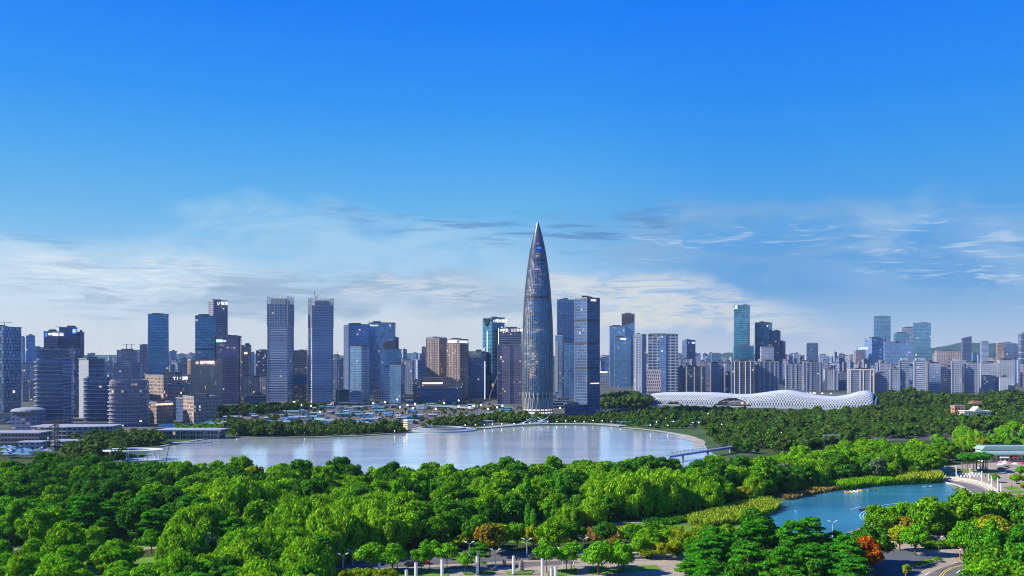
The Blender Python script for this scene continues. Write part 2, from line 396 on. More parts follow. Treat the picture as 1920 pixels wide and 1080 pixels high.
single('path', ribbon([G(X, Y) for X, Y in curve_pts([(1250, 940), (1350, 922), (1440, 910), (1560, 898), (1640, 886)], 4, False)], 2.4, .14), GM_asph, kind='structure')
for pg in ([(-40, 1052), (60, 1040), (200, 1050), (330, 1042), (345, 1058), (200, 1075), (-40, 1080)], [(60, 1015), (180, 1008), (330, 1012), (330, 1028), (180, 1026), (60, 1030)]):
    single('lawn', poly(curve_pts(pg, 3), .05), GM_lawn, kind='structure')
single('path', ribbon([G(X, Y) for X, Y in curve_pts([(-60, 1036), (60, 1030), (170, 1034), (300, 1028), (360, 1030)], 4, False)], 3, .12), GM_pave, kind='structure')

# bottom plaza and the road behind it
single('plaza', poly([(610, 1046), (760, 1041), (900, 1036), (1100, 1036), (1340, 1040), (1340, 1130), (610, 1130)], .08), GM_pave, kind='structure')
single('road', poly([(600, 1042), (760, 1038), (960, 1033), (1130, 1034), (1150, 1044), (1000, 1050), (840, 1058), (700, 1066), (610, 1066)], .14), GM_asph, kind='structure')
single('road', poly([(960, 1056), (1060, 1052), (1090, 1056), (1010, 1062), (700, 1073), (640, 1073)], .14), GM_asph, kind='structure')
LAWNS = [[(690, 1072), (790, 1069), (845, 1073), (835, 1086), (690, 1088)], [(866, 1074), (925, 1070), (930, 1076), (870, 1079)], [(948, 1073), (990, 1070), (1003, 1071), (992, 1079), (950, 1079)], [(1030, 1071), (1080, 1066), (1082, 1078), (1026, 1082)], [(1100, 1068), (1230, 1060), (1240, 1068), (1110, 1078)]]
for pg in LAWNS: single('lawn', poly(pg, .2), GM_lawn, kind='structure')

# right-hand promenade
PROM = curve_pts([(1745, 880), (1800, 872), (1860, 868), (1960, 862), (1960, 962), (1880, 962), (1838, 945), (1832, 930), (1806, 908), (1760, 900)], 3)
single('promenade', poly(PROM, .16), GM_pave, kind='structure')
RAMP = curve_pts([(1763, 901), (1800, 905), (1835, 914), (1856, 926), (1860, 936), (1842, 937), (1830, 937), (1820, 924), (1798, 911), (1768, 905)], 3)
single('ramp', poly(RAMP, .24), ground_mat('dark_slab', (.14, .13, .14), (.19, .175, .18), .2), kind='structure')
for k, (dx, dy) in enumerate(((0, 0), (6, -1.5), (12, -3))):
    st = [G(X+dx*(1-j/8*.5), Y+dy) for j, (X, Y) in enumerate(curve_pts([(1770, 899), (1805, 903), (1840, 911), (1862, 924), (1868, 938)], 2, False))]
    single('kerb', ribbon(st, .8, .16, .35+.15*k), ground_mat('pale_stone', (.5, .45, .38), (.6, .55, .46), .3) if 'pale_stone' not in MATS else MATS['pale_stone'], kind='structure')
st = [G(X, Y) for X, Y in curve_pts([(1766, 904), (1798, 912), (1820, 925), (1830, 940)], 4, False)]
single('kerb', ribbon(st, .9, .1, .5), MATS['pale_stone'], kind='structure')
st = [G(X, Y) for X, Y in curve_pts([(1836, 944), (1790, 946), (1740, 952), (1690, 968), (1645, 986), (1600, 1003)], 4, False)]
single('promenade', ribbon(st, 5, .1, .4), ground_mat('grey_slab', (.20, .19, .19), (.26, .25, .24), .3), kind='structure')
for pg in ([(1880, 914), (1906, 913), (1916, 918), (1888, 919)], [(1890, 921), (1917, 920), (1924, 925), (1896, 926)], [(1898, 929), (1926, 928), (1936, 933), (1904, 934)]):
    single('lawn', poly(pg, .25), GM_lawn, kind='structure')

# bottom-right road junction
single('plaza', poly(curve_pts([(1600, 1012), (1690, 1000), (1800, 1006), (1980, 1010), (1980, 1130), (1600, 1130)], 3), .08), GM_pave, kind='structure')
single('road', poly([(1655, 1032), (1700, 1030), (1725, 1042), (1770, 1050), (1700, 1085), (1660, 1120), (1600, 1120), (1620, 1050)], .14), ground_mat('blue_asphalt', (.085, .10, .125), (.11, .12, .14), .2), kind='structure')
single('road', poly(curve_pts([(1705, 1130), (1740, 1080), (1790, 1058), (1850, 1046), (1990, 1032), (1990, 1060), (1900, 1075), (1850, 1100), (1840, 1130)], 3), .15), GM_asph, kind='structure')
ylw = mat('yellow_paint', (.62, .48, .10), .6); wht = mat('white_paint', (.75, .75, .72), .6)
for off in (0, 5):
    single('road_marking', ribbon([G(X, Y) for X, Y in curve_pts([(1756+off, 1092), (1768+off, 1074), (1790+off, 1064), (1830, 1057+off*.4), (1900, 1048+off*.4)], 5, False)], .28, .20), ylw, kind='structure')
for a, b in (((1786, 1058), (1796, 1055)), ((1793, 1076), (1800, 1071)), ((1735, 1080), (1742, 1075)), ((1840, 1051), (1852, 1049))):
    single('road_marking', ribbon([G(*a), G(*b)], .35, .21), wht, kind='structure')

# hills on the horizon
def hills(pts, d, depth, label_m, seed):
    rnd = random.Random(seed); xs = [p[0] for p in pts]; ys = [p[1] for p in pts]; nx, ny = 90, 10; V = []; Fc = []
    for j in range(ny+1):
        tt = j/ny; prof = math.sin(math.pi*min(1, tt*.98+.01))**.8
        for i in range(nx+1):
            X = xs[0]+(xs[-1]-xs[0])*i/nx; h = max(0, Z(float(np.interp(X, xs, ys)), d))
            jit = 1+.12*math.sin(i*.7+j*1.9+seed)*math.sin(i*.23+j)+rnd.uniform(-.03, .03)
            V.append((P(X, d)+rnd.uniform(-10, 10), d+(tt-.5)*depth, -2+h*prof*(jit if 0 < j < ny and j != ny//2 else 1)))
    for j in range(ny):
        for i in range(nx): a = j*(nx+1)+i; Fc.append((a, a+1, a+nx+2, a+nx+1))
    me = bpy.data.meshes.new('hills'); me.from_pydata(V, [], Fc); me.update()
    for p in me.polygons: p.use_smooth = True
    single('hills', me, label_m, kind='structure')
hm = ground_mat('hazed_hill_woods', (.02, .05, .055), (.035, .065, .07), .004)  # wooded hills; blue of distant haze is put into the base colour
hills([(1640, 668), (1700, 662), (1750, 656), (1775, 650), (1800, 648), (1830, 642), (1850, 645), (1880, 644), (1930, 646), (2000, 650), (2080, 668)], 5200, 1800, hm, 1)
hills([(1080, 668), (1150, 665), (1190, 664), (1235, 661), (1290, 664), (1330, 668), (1372, 660), (1420, 664), (1520, 667), (1580, 668)], 5600, 1800, hm, 5)
hills([(-300, 664), (0, 664), (200, 665), (400, 663), (640, 666), (800, 662), (960, 664), (1090, 668)], 5800, 1600, hm, 9)

# ================================================================== CITY
# window walls: colours are those of stone, metal and tinted glass
FM = dict(
 teal=facade('teal_glass', (.11, .16, .23), (.05, .19, .34), 3.2, 3.4, .05, .14, .015, .45),
 blue=facade('blue_glass', (.14, .18, .28), (.07, .19, .40), 2.8, 3.2, .08, .16, .03, .45),
 navy=facade('navy_glass', (.07, .085, .14), (.035, .09, .21), 2.6, 3.0, .08, .14, .015, .4),
 brown=facade('brown_stone', (.27, .205, .18), (.08, .08, .11), 2.2, 3.2, .22, .20, .12, .3),
 brownfin=facade('brown_fins', (.50, .36, .27), (.22, .16, .13), 1.5, 4.0, .30, .10, .07, .25),
 mauve=facade('mauve_glass', (.19, .15, .19), (.08, .09, .18), 2.6, 2.8, .12, .18, .06, .4),
 steel=facade('steel_blue', (.28, .33, .43), (.05, .12, .28), 2.4, 3.0, .06, .26, .015, .4),
 pale=facade('pale_flats', (.27, .31, .39), (.045, .075, .15), 3.2, 3.2, .20, .24, .09, .3),
 pale2=facade('cream_flats', (.30, .27, .27), (.05, .06, .11), 3.6, 3.0, .24, .26, .12, .3),
 dusk=facade('grey_flats', (.24, .27, .36), (.06, .10, .19), 3.4, 3.2, .18, .24, .08, .3),
 duskb=facade('slate_flats', (.15, .18, .27), (.05, .08, .17), 4.0, 3.4, .16, .26, .10, .3),
 white=facade('white_grid', (.38, .42, .49), (.04, .06, .10), 3.4, 3.4, .26, .22, .06, .3),
 stag=facade('staggered_panels', (.04, .06, .09), (.14, .25, .42), 5.2, 3.2, .16, .12, .02, .5, stag=.5),
 patch=facade('patchwork_glass', (.07, .11, .19), (.12, .24, .40), 3.0, 4.2, .12, .06, .03, .5, stag=.5),
 gridw=facade('grid_frame', (.26, .30, .38), (.035, .06, .11), 7.0, 4.6, .10, .18, .05, .4),
 fine=facade('fine_glass', (.13, .20, .30), (.09, .21, .37), 2.0, 2.2, .06, .10, .015, .5),
 green=facade('green_glass', (.06, .14, .20), (.03, .14, .23), 4.0, 5.0, .04, .08, .02, .5),
)
M_roof = mat('roof_dark', (.06, .065, .08), .8, var=.15, vs=.05)
M_conc = mat('grey_concrete', (.24, .26, .30), .8, var=.12, vs=.08)
M_slab = mat('pale_slab', (.31, .34, .41), .6, var=.1)
M_steel = mat('steel', (.22, .25, .30), .45, .3, var=.1)
M_dark = mat('dark_metal', (.035, .04, .055), .5, .2)
M_warm = mat('warm_light', (1, .8, .5), .5, emit=(1, .78, .45), es=.8)
M_cold = mat('cold_light', (.8, .9, 1), .5, emit=(.85, .95, 1), es=.7)
M_white = mat('sign_white', (1, 1, 1), .5, emit=(1, 1, 1), es=.75)
M_bsign = mat('sign_blue', (.02, .12, .9), .5, emit=(.02, .18, 1), es=1.1)
M_gsign = mat('sign_green', (.1, .9, .6), .5, emit=(.1, .9, .6), es=1.0)

def foot_of(X0, X1, d, s=0.0, face=.6, depth=None):
    """ground outline of a building seen between columns X0 and X1; s = share of its width that is the side wall
    (left side for s > 0, right side for s < 0).  Returns the outline (ccw) and the two ends of its main wall"""
    W = (X1-X0)*d/F; az = math.atan(((X0+X1)/2-960)/F)*face
    if abs(s) < .02:
        dp = depth or min(max(W*.8, 12), 34); q = [(-W/2, 0), (W/2, 0), (W/2, dp), (-W/2, dp)]; mi = 0
    else:
        k = abs(s); a = math.atan2(k, 1-k); L = W*math.hypot(k, 1-k)
        if s > 0:
            c = (-W/2+k*W, 0); q = [c, (c[0]+L*math.cos(a), L*math.sin(a)), None, (c[0]-L*math.sin(a), L*math.cos(a))]
            q[2] = (q[1][0]+q[3][0]-c[0], q[1][1]+q[3][1]-c[1]); mi = 0
        else:
            c = (W/2-k*W, 0); r = (c[0]+L*math.sin(a), L*math.cos(a)); l = (c[0]-L*math.cos(a), L*math.sin(a))
            q = [l, c, r, (l[0]+r[0]-c[0], l[1]+r[1]-c[1])]; mi = 0
    xc = P((X0+X1)/2, d)
    cs, sn = math.cos(az), math.sin(az)
    fp = [(xc+p[0]*cs+p[1]*sn, d-p[0]*sn+p[1]*cs) for p in q]
    # slide and scale so that the outline spans X0..X1 seen from the lake side
    for _ in range(3):
        px = [960+F*p[0]/p[1] for p in fp]; lo, hi = min(px), max(px); k = (X1-X0)/(hi-lo)
        cx, cy = xc, d; fp = [(cx+(p[0]-cx)*k, cy+(p[1]-cy)*k) for p in fp]
        px = [960+F*p[0]/p[1] for p in fp]; sh = ((X0+X1)-(min(px)+max(px)))/2*d/F; fp = [(p[0]+sh, p[1]) for p in fp]
    return fp, (fp[mi], fp[mi+1])
def cen(fp): return (sum(p[0] for p in fp)/len(fp), sum(p[1] for p in fp)/len(fp))
def grow(fp, m):
    cx, cy = cen(fp); out = []
    for x, y in fp:
        r = math.hypot(x-cx, y-cy); out.append((cx+(x-cx)*(r+m*1.41)/r, cy+(y-cy)*(r+m*1.41)/r))
    return out
def text_mesh(txt, size, ext=.15):
    cu = bpy.data.curves.new('lettering', 'FONT'); cu.body = txt; cu.size = size; cu.extrude = ext; cu.align_x = 'LEFT'
    cu.offset = size*.015
    o = bpy.data.objects.new('lettering', cu); C.objects.link(o); bpy.context.view_layer.update()
    me = bpy.data.meshes.new_from_object(o.evaluated_get(bpy.context.evaluated_depsgraph_get()))
    C.objects.unlink(o); bpy.data.objects.remove(o); me.name = 'sign_lettering'; return me
def on_wall(wall, X):
    """point of a wall's ground line that lies in picture column X"""
    (x0, y0), (x1, y1) = wall; k = (X-960)/F; den = (x1-x0)-k*(y1-y0); t = (k*y0-x0)/den
    return (x0+(x1-x0)*t, y0+(y1-y0)*t)
def wall_frame(wall, gap):
    a = Vector((*wall[0], 0)); b = Vector((*wall[1], 0)); t = (b-a).normalized(); n = Vector((t.y, -t.x, 0)); return t, n*gap
def letters(root, wall, X, Y, hp, txt, m=None, name='sign_lettering', gap=.7):
    p = on_wall(wall, X); d = p[1]; t, n = wall_frame(wall, gap); size = hp*d/F*1.35
    me = text_mesh(txt, size); me.materials.append(m or M_white)
    o = bpy.data.objects.new(name, me); C.objects.link(o); o.parent = root
    o.location = Vector((p[0], p[1], Z(Y, d)-size*.7))+n-Vector(root.location)
    o.rotation_euler = (math.radians(90), 0, math.atan2(t.y, t.x)); return o
def panel(root, wall, X0, X1, Y0, Y1, m, name='sign_panel', gap=.4, thick=.3):
    a = Vector((*on_wall(wall, X0), 0)); b = Vector((*on_wall(wall, X1), 0)); t, n = wall_frame(wall, gap); d = a.y
    n0 = n*0 if gap == 0 else n.normalized()*(gap-thick)
    mb = MB(); mb.prism([tuple((a+n)[:2]), tuple((b+n)[:2]), tuple((b+n0)[:2]), tuple((a+n0)[:2])], Z(Y1, d), Z(Y0, d))
    return part(name, mb, m, root)
def slabs(fp, z0, z1, pitch, th, pr, round_=None):
    mb = MB(); z = z0; f2 = grow(fp, pr)
    while z < z1: mb.prism(f2, z, z+th); z += pitch
    return mb
def fins(fp, z0, z1, pitch, w, pr, sides=None):
    mb = MB(); n = len(fp)
    for i in range(n):
        if sides and i not in sides: continue
        a, b = Vector(fp[i]), Vector(fp[(i+1) % n]); L = (b-a).length; t = (b-a)/L; nn = Vector((t.y, -t.x)); k = max(1, round(L/pitch))
        for j in range(k+1):
            c = a+t*(L*j/k); p, q = c-t*w/2, c+t*w/2; o = nn*pr
            mb.prism([tuple(p+o), tuple(q+o), tuple(q-nn*.05), tuple(p-nn*.05)], z0, z1)
    return mb
rndc = random.Random(3)
def roof_things(root, fp, zt, m=M_roof, n=2, r=rndc):
    """parapet and plant rooms"""
    mb = MB(); a = grow(fp, .25); b = grow(fp, -.9); k = len(fp)
    for i in range(k):
        j = (i+1) % k; mb.prism([a[i], a[j], b[j], b[i]], zt, zt+1.1)
    part('parapet', mb, M_conc, root)
    cx, cy = cen(fp); w = max(math.hypot(fp[1][0]-fp[0][0], fp[1][1]-fp[0][1]), 6)
    mb = MB()
    for _ in range(n):
        sx, sy = w*r.uniform(.12, .26), w*r.uniform(.1, .2); ox = cx+r.uniform(-.2, .2)*w; oy = cy+r.uniform(-.12, .12)*w
        mb.box(ox-sx, ox+sx, oy-sy, oy+sy, zt, zt+r.uniform(1.6, 3.6))
    part('plant_room', mb, m, root)
def block(root, X0, X1, Yt, d, m, s=0.0, z0=-.5, top=1.0, name='facade_wall', face=.6, depth=None, roof=True, slant=None):
    fp, w = foot_of(X0, X1, d, s, face, depth); zt = Z(Yt, d)
    zz = None
    if slant: zz = [zt+slant*(1 if i in (1, 2) else 0) for i in range(4)]
    mb = MB(); mb.prism(fp, z0, zt, top, ztop=zz); part(name, mb, FM[m] if isinstance(m, str) else m, root)
    if roof and not slant: roof_things(root, [(cen(fp)[0]+(p[0]-cen(fp)[0])*top, cen(fp)[1]+(p[1]-cen(fp)[1])*top) for p in fp], zt)
    return fp, w, zt
def bld(label, X0, X1, Yt, d, m, s=0.0, name='office_tower', cat='tower', group=None, top=1.0, **kw):
    c = cen(foot_of(X0, X1, d, s)[0])
    root = thing(name, (c[0], c[1], 0), label, cat, group)
    r = block(root, X0, X1, Yt, d, m, s, top=top, **kw)
    return (root,)+r

# ---- the great rounded tower
def great_tower():
    d = 868+14; cx = P(1008.3, d); root = thing('pointed_tower', (cx, d, 0), 'tallest tower of the skyline, bullet shaped with ribs running up to a sharp point', 'tower')
    prof = [(415, .15), (425, 3.2), (440, 7.2), (470, 13.9), (500, 18.4), (540, 23.1), (600, 27.0), (650, 28.4), (690, 28.7), (730, 28.0), (760, 27.4), (779, 27.0)]
    ys = [p[0] for p in prof]; ws = [p[1] for p in prof]; k = d/F
    def R(Y): return float(np.interp(Y, ys, ws))*k
    # smooth profile
    YS = list(np.linspace(779, 417, 74)); RR = np.array([R(y) for y in YS])
    for _ in range(3): RR[1:-1] = (RR[:-2]+RR[1:-1]*2+RR[2:])/4
    n = 44; zs = [Z(y, d) for y in YS]; zs[0] = -.3
    gl = facade('ribbed_tower_glass', (.19, .18, .19), (.05, .17, .31), 1.0, 2.6, .12, .16, .30, .55, es=.32, litcol=(1, .70, .42), patch=True)
    mb = MB()
    for j in range(len(zs)-1):
        for i in range(n):
            a0, a1 = 2*math.pi*i/n, 2*math.pi*(i+1)/n; q = []
            for a, jj in ((a0, j), (a1, j), (a1, j+1), (a0, j+1)): q.append((cx+math.cos(a)*RR[jj], d+math.sin(a)*RR[jj], zs[jj]))
            mb.face(q, [(i, zs[j]), (i+1, zs[j]), (i+1, zs[j+1]), (i, zs[j+1])])
    part('glass_skin', mb, gl, root)
    mr = MB(); st = 9
    for i in range(n):
        a = 2*math.pi*i/n
        for j in range(st, len(zs)-1):
            w = .22 if j < 60 else .15
            def pt(jj, da, o): r = RR[jj]+o; aa = a+da/max(RR[jj], .8); return (cx+math.cos(aa)*r, d+math.sin(aa)*r, zs[jj])
            A = [pt(j, -w, .02), pt(j, -w*.5, .55), pt(j, w*.5, .55), pt(j, w, .02)]; B = [pt(j+1, -w, .02), pt(j+1, -w*.5, .55), pt(j+1, w*.5, .55), pt(j+1, w, .02)]
            for q in range(3): mr.face([A[q], A[q+1], B[q+1], B[q]])
    part('ribs', mr, mat('rib_steel', (.22, .24, .29), .4, .3), root)
    # crossing columns at the foot
    mx = MB()
    for i in range(0, n, 2):
        a = 2*math.pi*i/n; b = 2*math.pi*(i+1)/n; c = 2*math.pi*(i-1)/n
        pz = lambda aa, jj, o=.35: (cx+math.cos(aa)*(RR[jj]+o), d+math.sin(aa)*(RR[jj]+o), max(zs[jj], 0))
        mx.bar(pz(a, 0), pz(b, st), .35); mx.bar(pz(a, 0), pz(c, st), .35)
    part('foot_columns', mx, mat('pale_steel', (.5, .5, .5), .4, .3), root)
    ml = MB()
    for zz in (2.2, 5.0):
        ml = MB()
        for i in range(n):
            a0, a1 = 2*math.pi*(i+.12)/n, 2*math.pi*(i+.88)/n; r = RR[1]+.15
            ml.face([(cx+math.cos(a0)*r, d+math.sin(a0)*r, zz), (cx+math.cos(a1)*r, d+math.sin(a1)*r, zz), (cx+math.cos(a1)*r, d+math.sin(a1)*r, zz+1.3), (cx+math.cos(a0)*r, d+math.sin(a0)*r, zz+1.3)])
        part('lobby_windows', ml, mat('lobby_light', (1, .85, .6), .4, emit=(1, .82, .55), es=.8), root)
    mc = MB(); jt = len(zs)-1; mc.bar((cx, d, zs[jt]-1), (cx, d, Z(413, d)), .45, 6, .08); part('spire_tip', mc, M_steel, root)
    me = MB(); yy = 467; a = -math.pi/2+.15; jj = min(range(len(YS)), key=lambda q: abs(YS[q]-yy)); r = RR[jj]+.7
    me.box(cx+math.cos(a)*r-2, cx+math.cos(a)*r+2, d+math.sin(a)*r-.3, d+math.sin(a)*r+.2, zs[jj]-.4, zs[jj]+.4); part('blue_beacon', me, M_bsign, root)
    for (ya, yb) in ((487, 490), (556, 559), (742, 745)):       # dark mechanical belts
        mb = MB(); ja = min(range(len(YS)), key=lambda q: abs(YS[q]-yb)); jb = min(len(zs)-1, ja+1)
        for i in range(n):
            a0, a1 = 2*math.pi*i/n, 2*math.pi*(i+1)/n
            mb.face([(cx+math.cos(a)*(RR[q]+.1), d+math.sin(a)*(RR[q]+.1), zs[q]) for a, q in ((a0, ja), (a1, ja), (a1, jb), (a0, jb))])
        part('mechanical_belt', mb, M_dark, root)
great_tower()

# ---- twin towers with open lattice crowns
def twin(X0, X1, Yt, d, s, label):
    root, fp, w, zt = bld(label, X0, X1, Yt+14, d, 'steel', s, roof=False, group=None)
    part('floor_bands', slabs(fp, 4, zt-22, 2.75, .75, .35), M_slab, root)
    part('upper_bands', slabs(fp, zt-21, zt-1, 2.75, .35, .3), M_steel, root)
    f2 = grow(fp, .5); mb = fins(f2, zt-26, Z(Yt, d), 3.0, .45, .35)
    for z in np.arange(zt-26, Z(Yt, d)+.1, 3.2): 
        k = len(f2)
        for i in range(k):
            a = (*f2[i], z); b = (*f2[(i+1) % k], z); mb.bar(a, b, .22)
    part('crown_lattice', mb, mat('crown_frame', (.38, .42, .46), .5, .2), root)
    mb = MB(); mb.prism(grow(fp, -3), zt-.2, Z(Yt+5, d)); part('plant_room', mb, M_conc, root)
    c0 = fp[0]; mb = fins(fp, 0, zt, 60, .9, .5, sides=(0, 1, 3)); part('corner_fins', mb, M_steel, root)
    mb = MB(); mb.prism(grow(fp, .8), 0, 4.5); part('lobby', mb, facade('lobby_glass', (.3, .28, .26), (.3, .22, .14), 3, 4.5, .1, .1, .6, .2, es=1.0), root)
    return root, fp, w
t1 = twin(502, 550, 555, 1050, -.18, 'silver banded twin tower with open lattice crown, the one nearer the brown blocks')
t2 = twin(579, 624, 558, 1046, .22, 'silver banded twin tower with open lattice crown and small crane on its roof')
mb = MB(); mb.bar((P(592, 1060), 1060, Z(560, 1060)), (P(589, 1060), 1060, Z(546, 1060)), .35); mb.bar((P(592, 1060), 1060, Z(560, 1060)), (P(598, 1060), 1060, Z(553, 1060)), .3); part('roof_crane', mb, M_dark, t2[0])

# ---- towers of the left bank
r, fp, w, zt = bld('dark blue tower clad in staggered hexagon-like panels at the picture edge', -42, 40, 614, 845, 'stag', -.3)
mb = MB(); a = (P(8, 850), 850); mb.bar((a[0], a[1], zt), (a[0], a[1], zt+5), .3); mb.bar((a[0]-14, a[1], zt+4.6), (a[0]+7, a[1], zt+4.8), .25); part('roof_crane', mb, M_dark, r)
bld('slim blue tower directly beside the staggered-panel tower', 36, 47, 633, 1700, 'blue', -.3)
bld('far blue tower with tapering sides above the pale flats', 47, 67, 630, 1600, 'blue', .2, top=.86)
bld('low blue block in front of the far tapering tower', 60, 80, 652, 1500, 'blue', .0)
r, fp, w, zt = bld('mauve glass office with blue emblem and white characters along its top', 82, 113, 623, 1000, 'mauve')
panel(r, w, 84.5, 88.5, 624, 631, M_bsign); letters(r, w, 90, 624.5, 5, '中国储能', M_white)
r, fp, w, zt = bld('dark glass tower with square blue emblem and a crane on its roof', 111, 145, 615, 1008, 'navy')
panel(r, w, 135.5, 143, 616.5, 625, M_bsign); letters(r, w, 137, 617.5, 6, 'K', M_white)
mb = MB(); a = (P(112.5, 1015), 1015); mb.bar((*a, zt), (*a, Z(612.5, 1015)), .5); mb.bar((P(104, 1015), 1015, Z(612.8, 1015)), (P(116.5, 1015), 1015, Z(613.2, 1015)), .35); part('roof_crane', mb, M_dark, r)
bld('brown-grey tower joined behind the square blue emblem tower', 143, 158, 624, 1015, 'mauve', -.3)

def banded(label, X0, X1, Yt, Yb, m='navy', pitch=3.6, side=None, rnd_=True):
    d = D(Yb); W = (X1-X0)*d/F; xc = P((X0+X1)/2, d); az = math.atan(((X0+X1)/2-960)/F)*.8
    root = thing('terraced_office', (xc, d, 0), label, 'office building')
    q = []; n = 7; rr = W*.22; dp = min(W*.8, 26); h = W/2
    for (cx, cy, a0) in ((h-rr, rr, -90), (h-rr, dp-rr, 0), (-h+rr, dp-rr, 90), (-h+rr, rr, 180)):
        for i in range(n): a = math.radians(a0+90*i/(n-1)); q.append((cx+rr*math.cos(a), cy+rr*math.sin(a)))
    cs, sn = math.cos(az), math.sin(az); fp = [(xc+x*cs+y*sn, d-x*sn+y*cs) for x, y in q]
    zt = Z(Yt, d); mb = MB(); mb.prism(fp, -.5, zt); part('facade_wall', mb, FM[m], root)
    r2 = random.Random(X0); mb = MB(); z = 3.2
    while z < zt-1:
        mb.prism(grow(fp, r2.uniform(.5, 1.1)), z, z+.62); z += pitch
    part('balcony_bands', mb, mat('band_metal', (.36, .36, .41), .5, .1, var=.1), root)
    roof_things(root, grow(fp, -1), zt); return root
banded('tall round-cornered office with stacked pale balcony bands left of the rust crane mast', 68, 113, 675, 800)
r, fp, w, zt = bld('dark glass slab with white top edge standing behind the tall banded office', 69, 138, 656, 800, 'navy', .0)
part('roof_edge', slabs(fp, zt-.2, zt+.3, 9, .7, .4), M_slab, r); part('floor_bands', slabs(fp, zt-22, zt-4, 3.6, .4, .3), M_slab, r)
r, fp, w, zt = bld('narrow banded office wing attached right of the tall round-cornered one', 117, 137, 672, 765, 'steel'); part('floor_bands', slabs(fp, 3, zt, 3.6, .6, .4), M_slab, r)
r, fp, w, zt = bld('crosshatched dark tower behind the narrow banded wing', 120, 150, 655, 870, 'stag', -.2)
r, fp, w, zt = bld('office block with a plain pale left wall and dark stepped front', 148, 196, 674, 835, 'navy', .42)
sd = (fp[3], fp[0]); panel(r, sd, 149, 167, 675, 785, M_slab, 'side_wall', .5, .4)
part('terrace_slabs', slabs(fp, zt-18, zt-3, 4.2, .7, .6), M_slab, r)
banded('dark office with long pale curved terraces between two other terraced offices', 158, 207, 709, 790)
banded('squat round-cornered office with warm lit floors and pale bands', 206, 274, 715, 800, 'mauve', 3.4)

r, fp, w, zt = bld('tall teal glass tower widening towards its foot, left of the brown blocks', 276, 318, 590, 1130, 'teal', .10, top=.93)
part('floor_bands', slabs(fp, 2, zt*.6, 3.6, .3, .1), M_steel, r)
r, fp, w, zt = bld('teal glass tower with pale left edge below the tallest brown tower', 366, 406, 593, 1130, 'teal', .12)
part('floor_bands', slabs(fp, 2, zt-2, 3.6, .35, .25), M_steel, r); part('dark_belt', slabs(fp, Z(656, 1130), Z(655, 1130), 9, 1.6, .3), M_dark, r)
r, fp, w, zt = bld('tallest brown tower of the left group with small white lettering', 391, 427, 564, 1240, 'mauve', .33)
letters(r, w, 407, 566, 5, 'U 智慧', M_white)
r, fp, w, zt = bld('broad mauve tower with glowing green sign at its upper corner', 404, 453, 631, 1080, 'mauve', .0)
panel(r, w, 405, 417, 636, 641.5, M_gsign); letters(r, w, 405.5, 636.8, 4.2, 'Hisense', M_white, gap=.9)
mb = fins(fp, 0, zt+.5, 22, 1.3, .7, sides=(0,)); part('corner_fins', mb, M_dark, r)
r, fp, w, zt = bld('brown tower with bright sign panel behind the green-sign tower', 452, 471, 648, 1250, 'brown', -.3); panel(r, w, 458, 464, 660, 664, M_warm)
r, fp, w, zt = bld('brown block covered in thin vertical fins with small round emblem', 352, 417, 676, 920, 'brownfin', .2)
part('facade_fins', fins(fp, 0, zt, 1.9, .35, .45), mat('brown_fin', (.46, .33, .25), .6), r)
letters(r, w, 367, 677.5, 5, '⊙ 长虹科技', mat('sign_pink', (1, .8, .8), .5, emit=(1, .8, .78), es=1.1))
r, fp, w, zt = bld('dark brown cube with white sign and terrace roof beside the finned block', 272, 357, 705, 850, 'brown', .48)
letters(r, w, 324, 706.5, 6, 'Y 1・200', M_white)
block(r, 314, 357, 722, 835, 'brown', 0, name='lower_wing')
r, fp, w, zt = bld('low glass-fronted brown box at the foot of the dark cube', 273, 325, 756, 770, 'brown', .48, name='office_block', cat='office building')
panel(r, w, 292, 324, 757, 760, M_warm, 'lit_strip'); 
r, fp, w, zt = bld('small brown box in front of the finned block above blue hoarding', 343, 406, 745, 775, 'brown', .4, name='office_block', cat='office building')
block(r, 330, 375, 748, 800, 'navy', .5, name='dark_wing')

def hoarding(X0, X1, Y0, Y1, d, label):
    mb = MB(); mb.box(P(X0, d), P(X1, d), d, d+.5, 0, Z(Y0, d)); o = single('site_hoarding', mb, mat('blue_hoarding', (.04, .26, .62), .5, var=.2, vs=.5), label, 'hoarding'); return o
hoarding(298, 343, 795, 803, 735, 'bright blue site hoarding below the low brown box')
hoarding(366, 405, 790, 797, 760, 'bright blue site hoarding below the finned block')

# centre-left
r, fp, w, zt = bld('half-built dark tower wrapped in bright blue netting between the twin towers', 550, 576, 703, 1080, 'brown', 0)
panel(r, w, 551, 575, 703, 721, mat('blue_net', (.01, .16, .30), .7, var=.1), 'safety_net', .9, .6)
part('floor_slabs', slabs(fp, 2, Z(724, 1080), 3.2, .6, 1.0), M_conc, r)
r, fp, w, zt = bld('brown tower with roof crane seen between the twin towers', 551, 577, 658, 1400, 'brown', .0); mb = MB(); mb.bar((P(571, 1400), 1400, zt), (P(576, 1400), 1400, Z(651, 1400)), .4); part('roof_crane', mb, M_dark, r)
bld('brown tower just left of the first twin tower', 480, 506, 658, 1420, 'mauve', .0)
r, fp, w, zt = bld('blue glass tower with pale ladder-like edge behind the dark slab', 645, 691, 609, 1220, 'blue', .24)
part('edge_fins', fins(fp, 0, zt, 4, .5, .5, sides=(3,)), M_slab, r)
r, fp, w, zt = bld('plain dark blue slab tower in front of the ladder-edged one', 656, 693, 651, 1130, 'fine', -.38)
r, fp, w, zt = bld('blue patchwork glass tower with white lettering at top left', 691, 742, 606, 1300, 'patch', 0)
letters(r, w, 693, 608, 3.6, 'Tencent', M_white); block(r, 736, 748, 634, 1310, 'navy', 0, name='side_wing'); block(r, 720, 743, 643, 1290, 'brown', 0, name='gold_box')
r, fp, w, zt = bld('stepped blue glass building under the patchwork tower', 713, 753, 656, 1200, 'fine', .0)
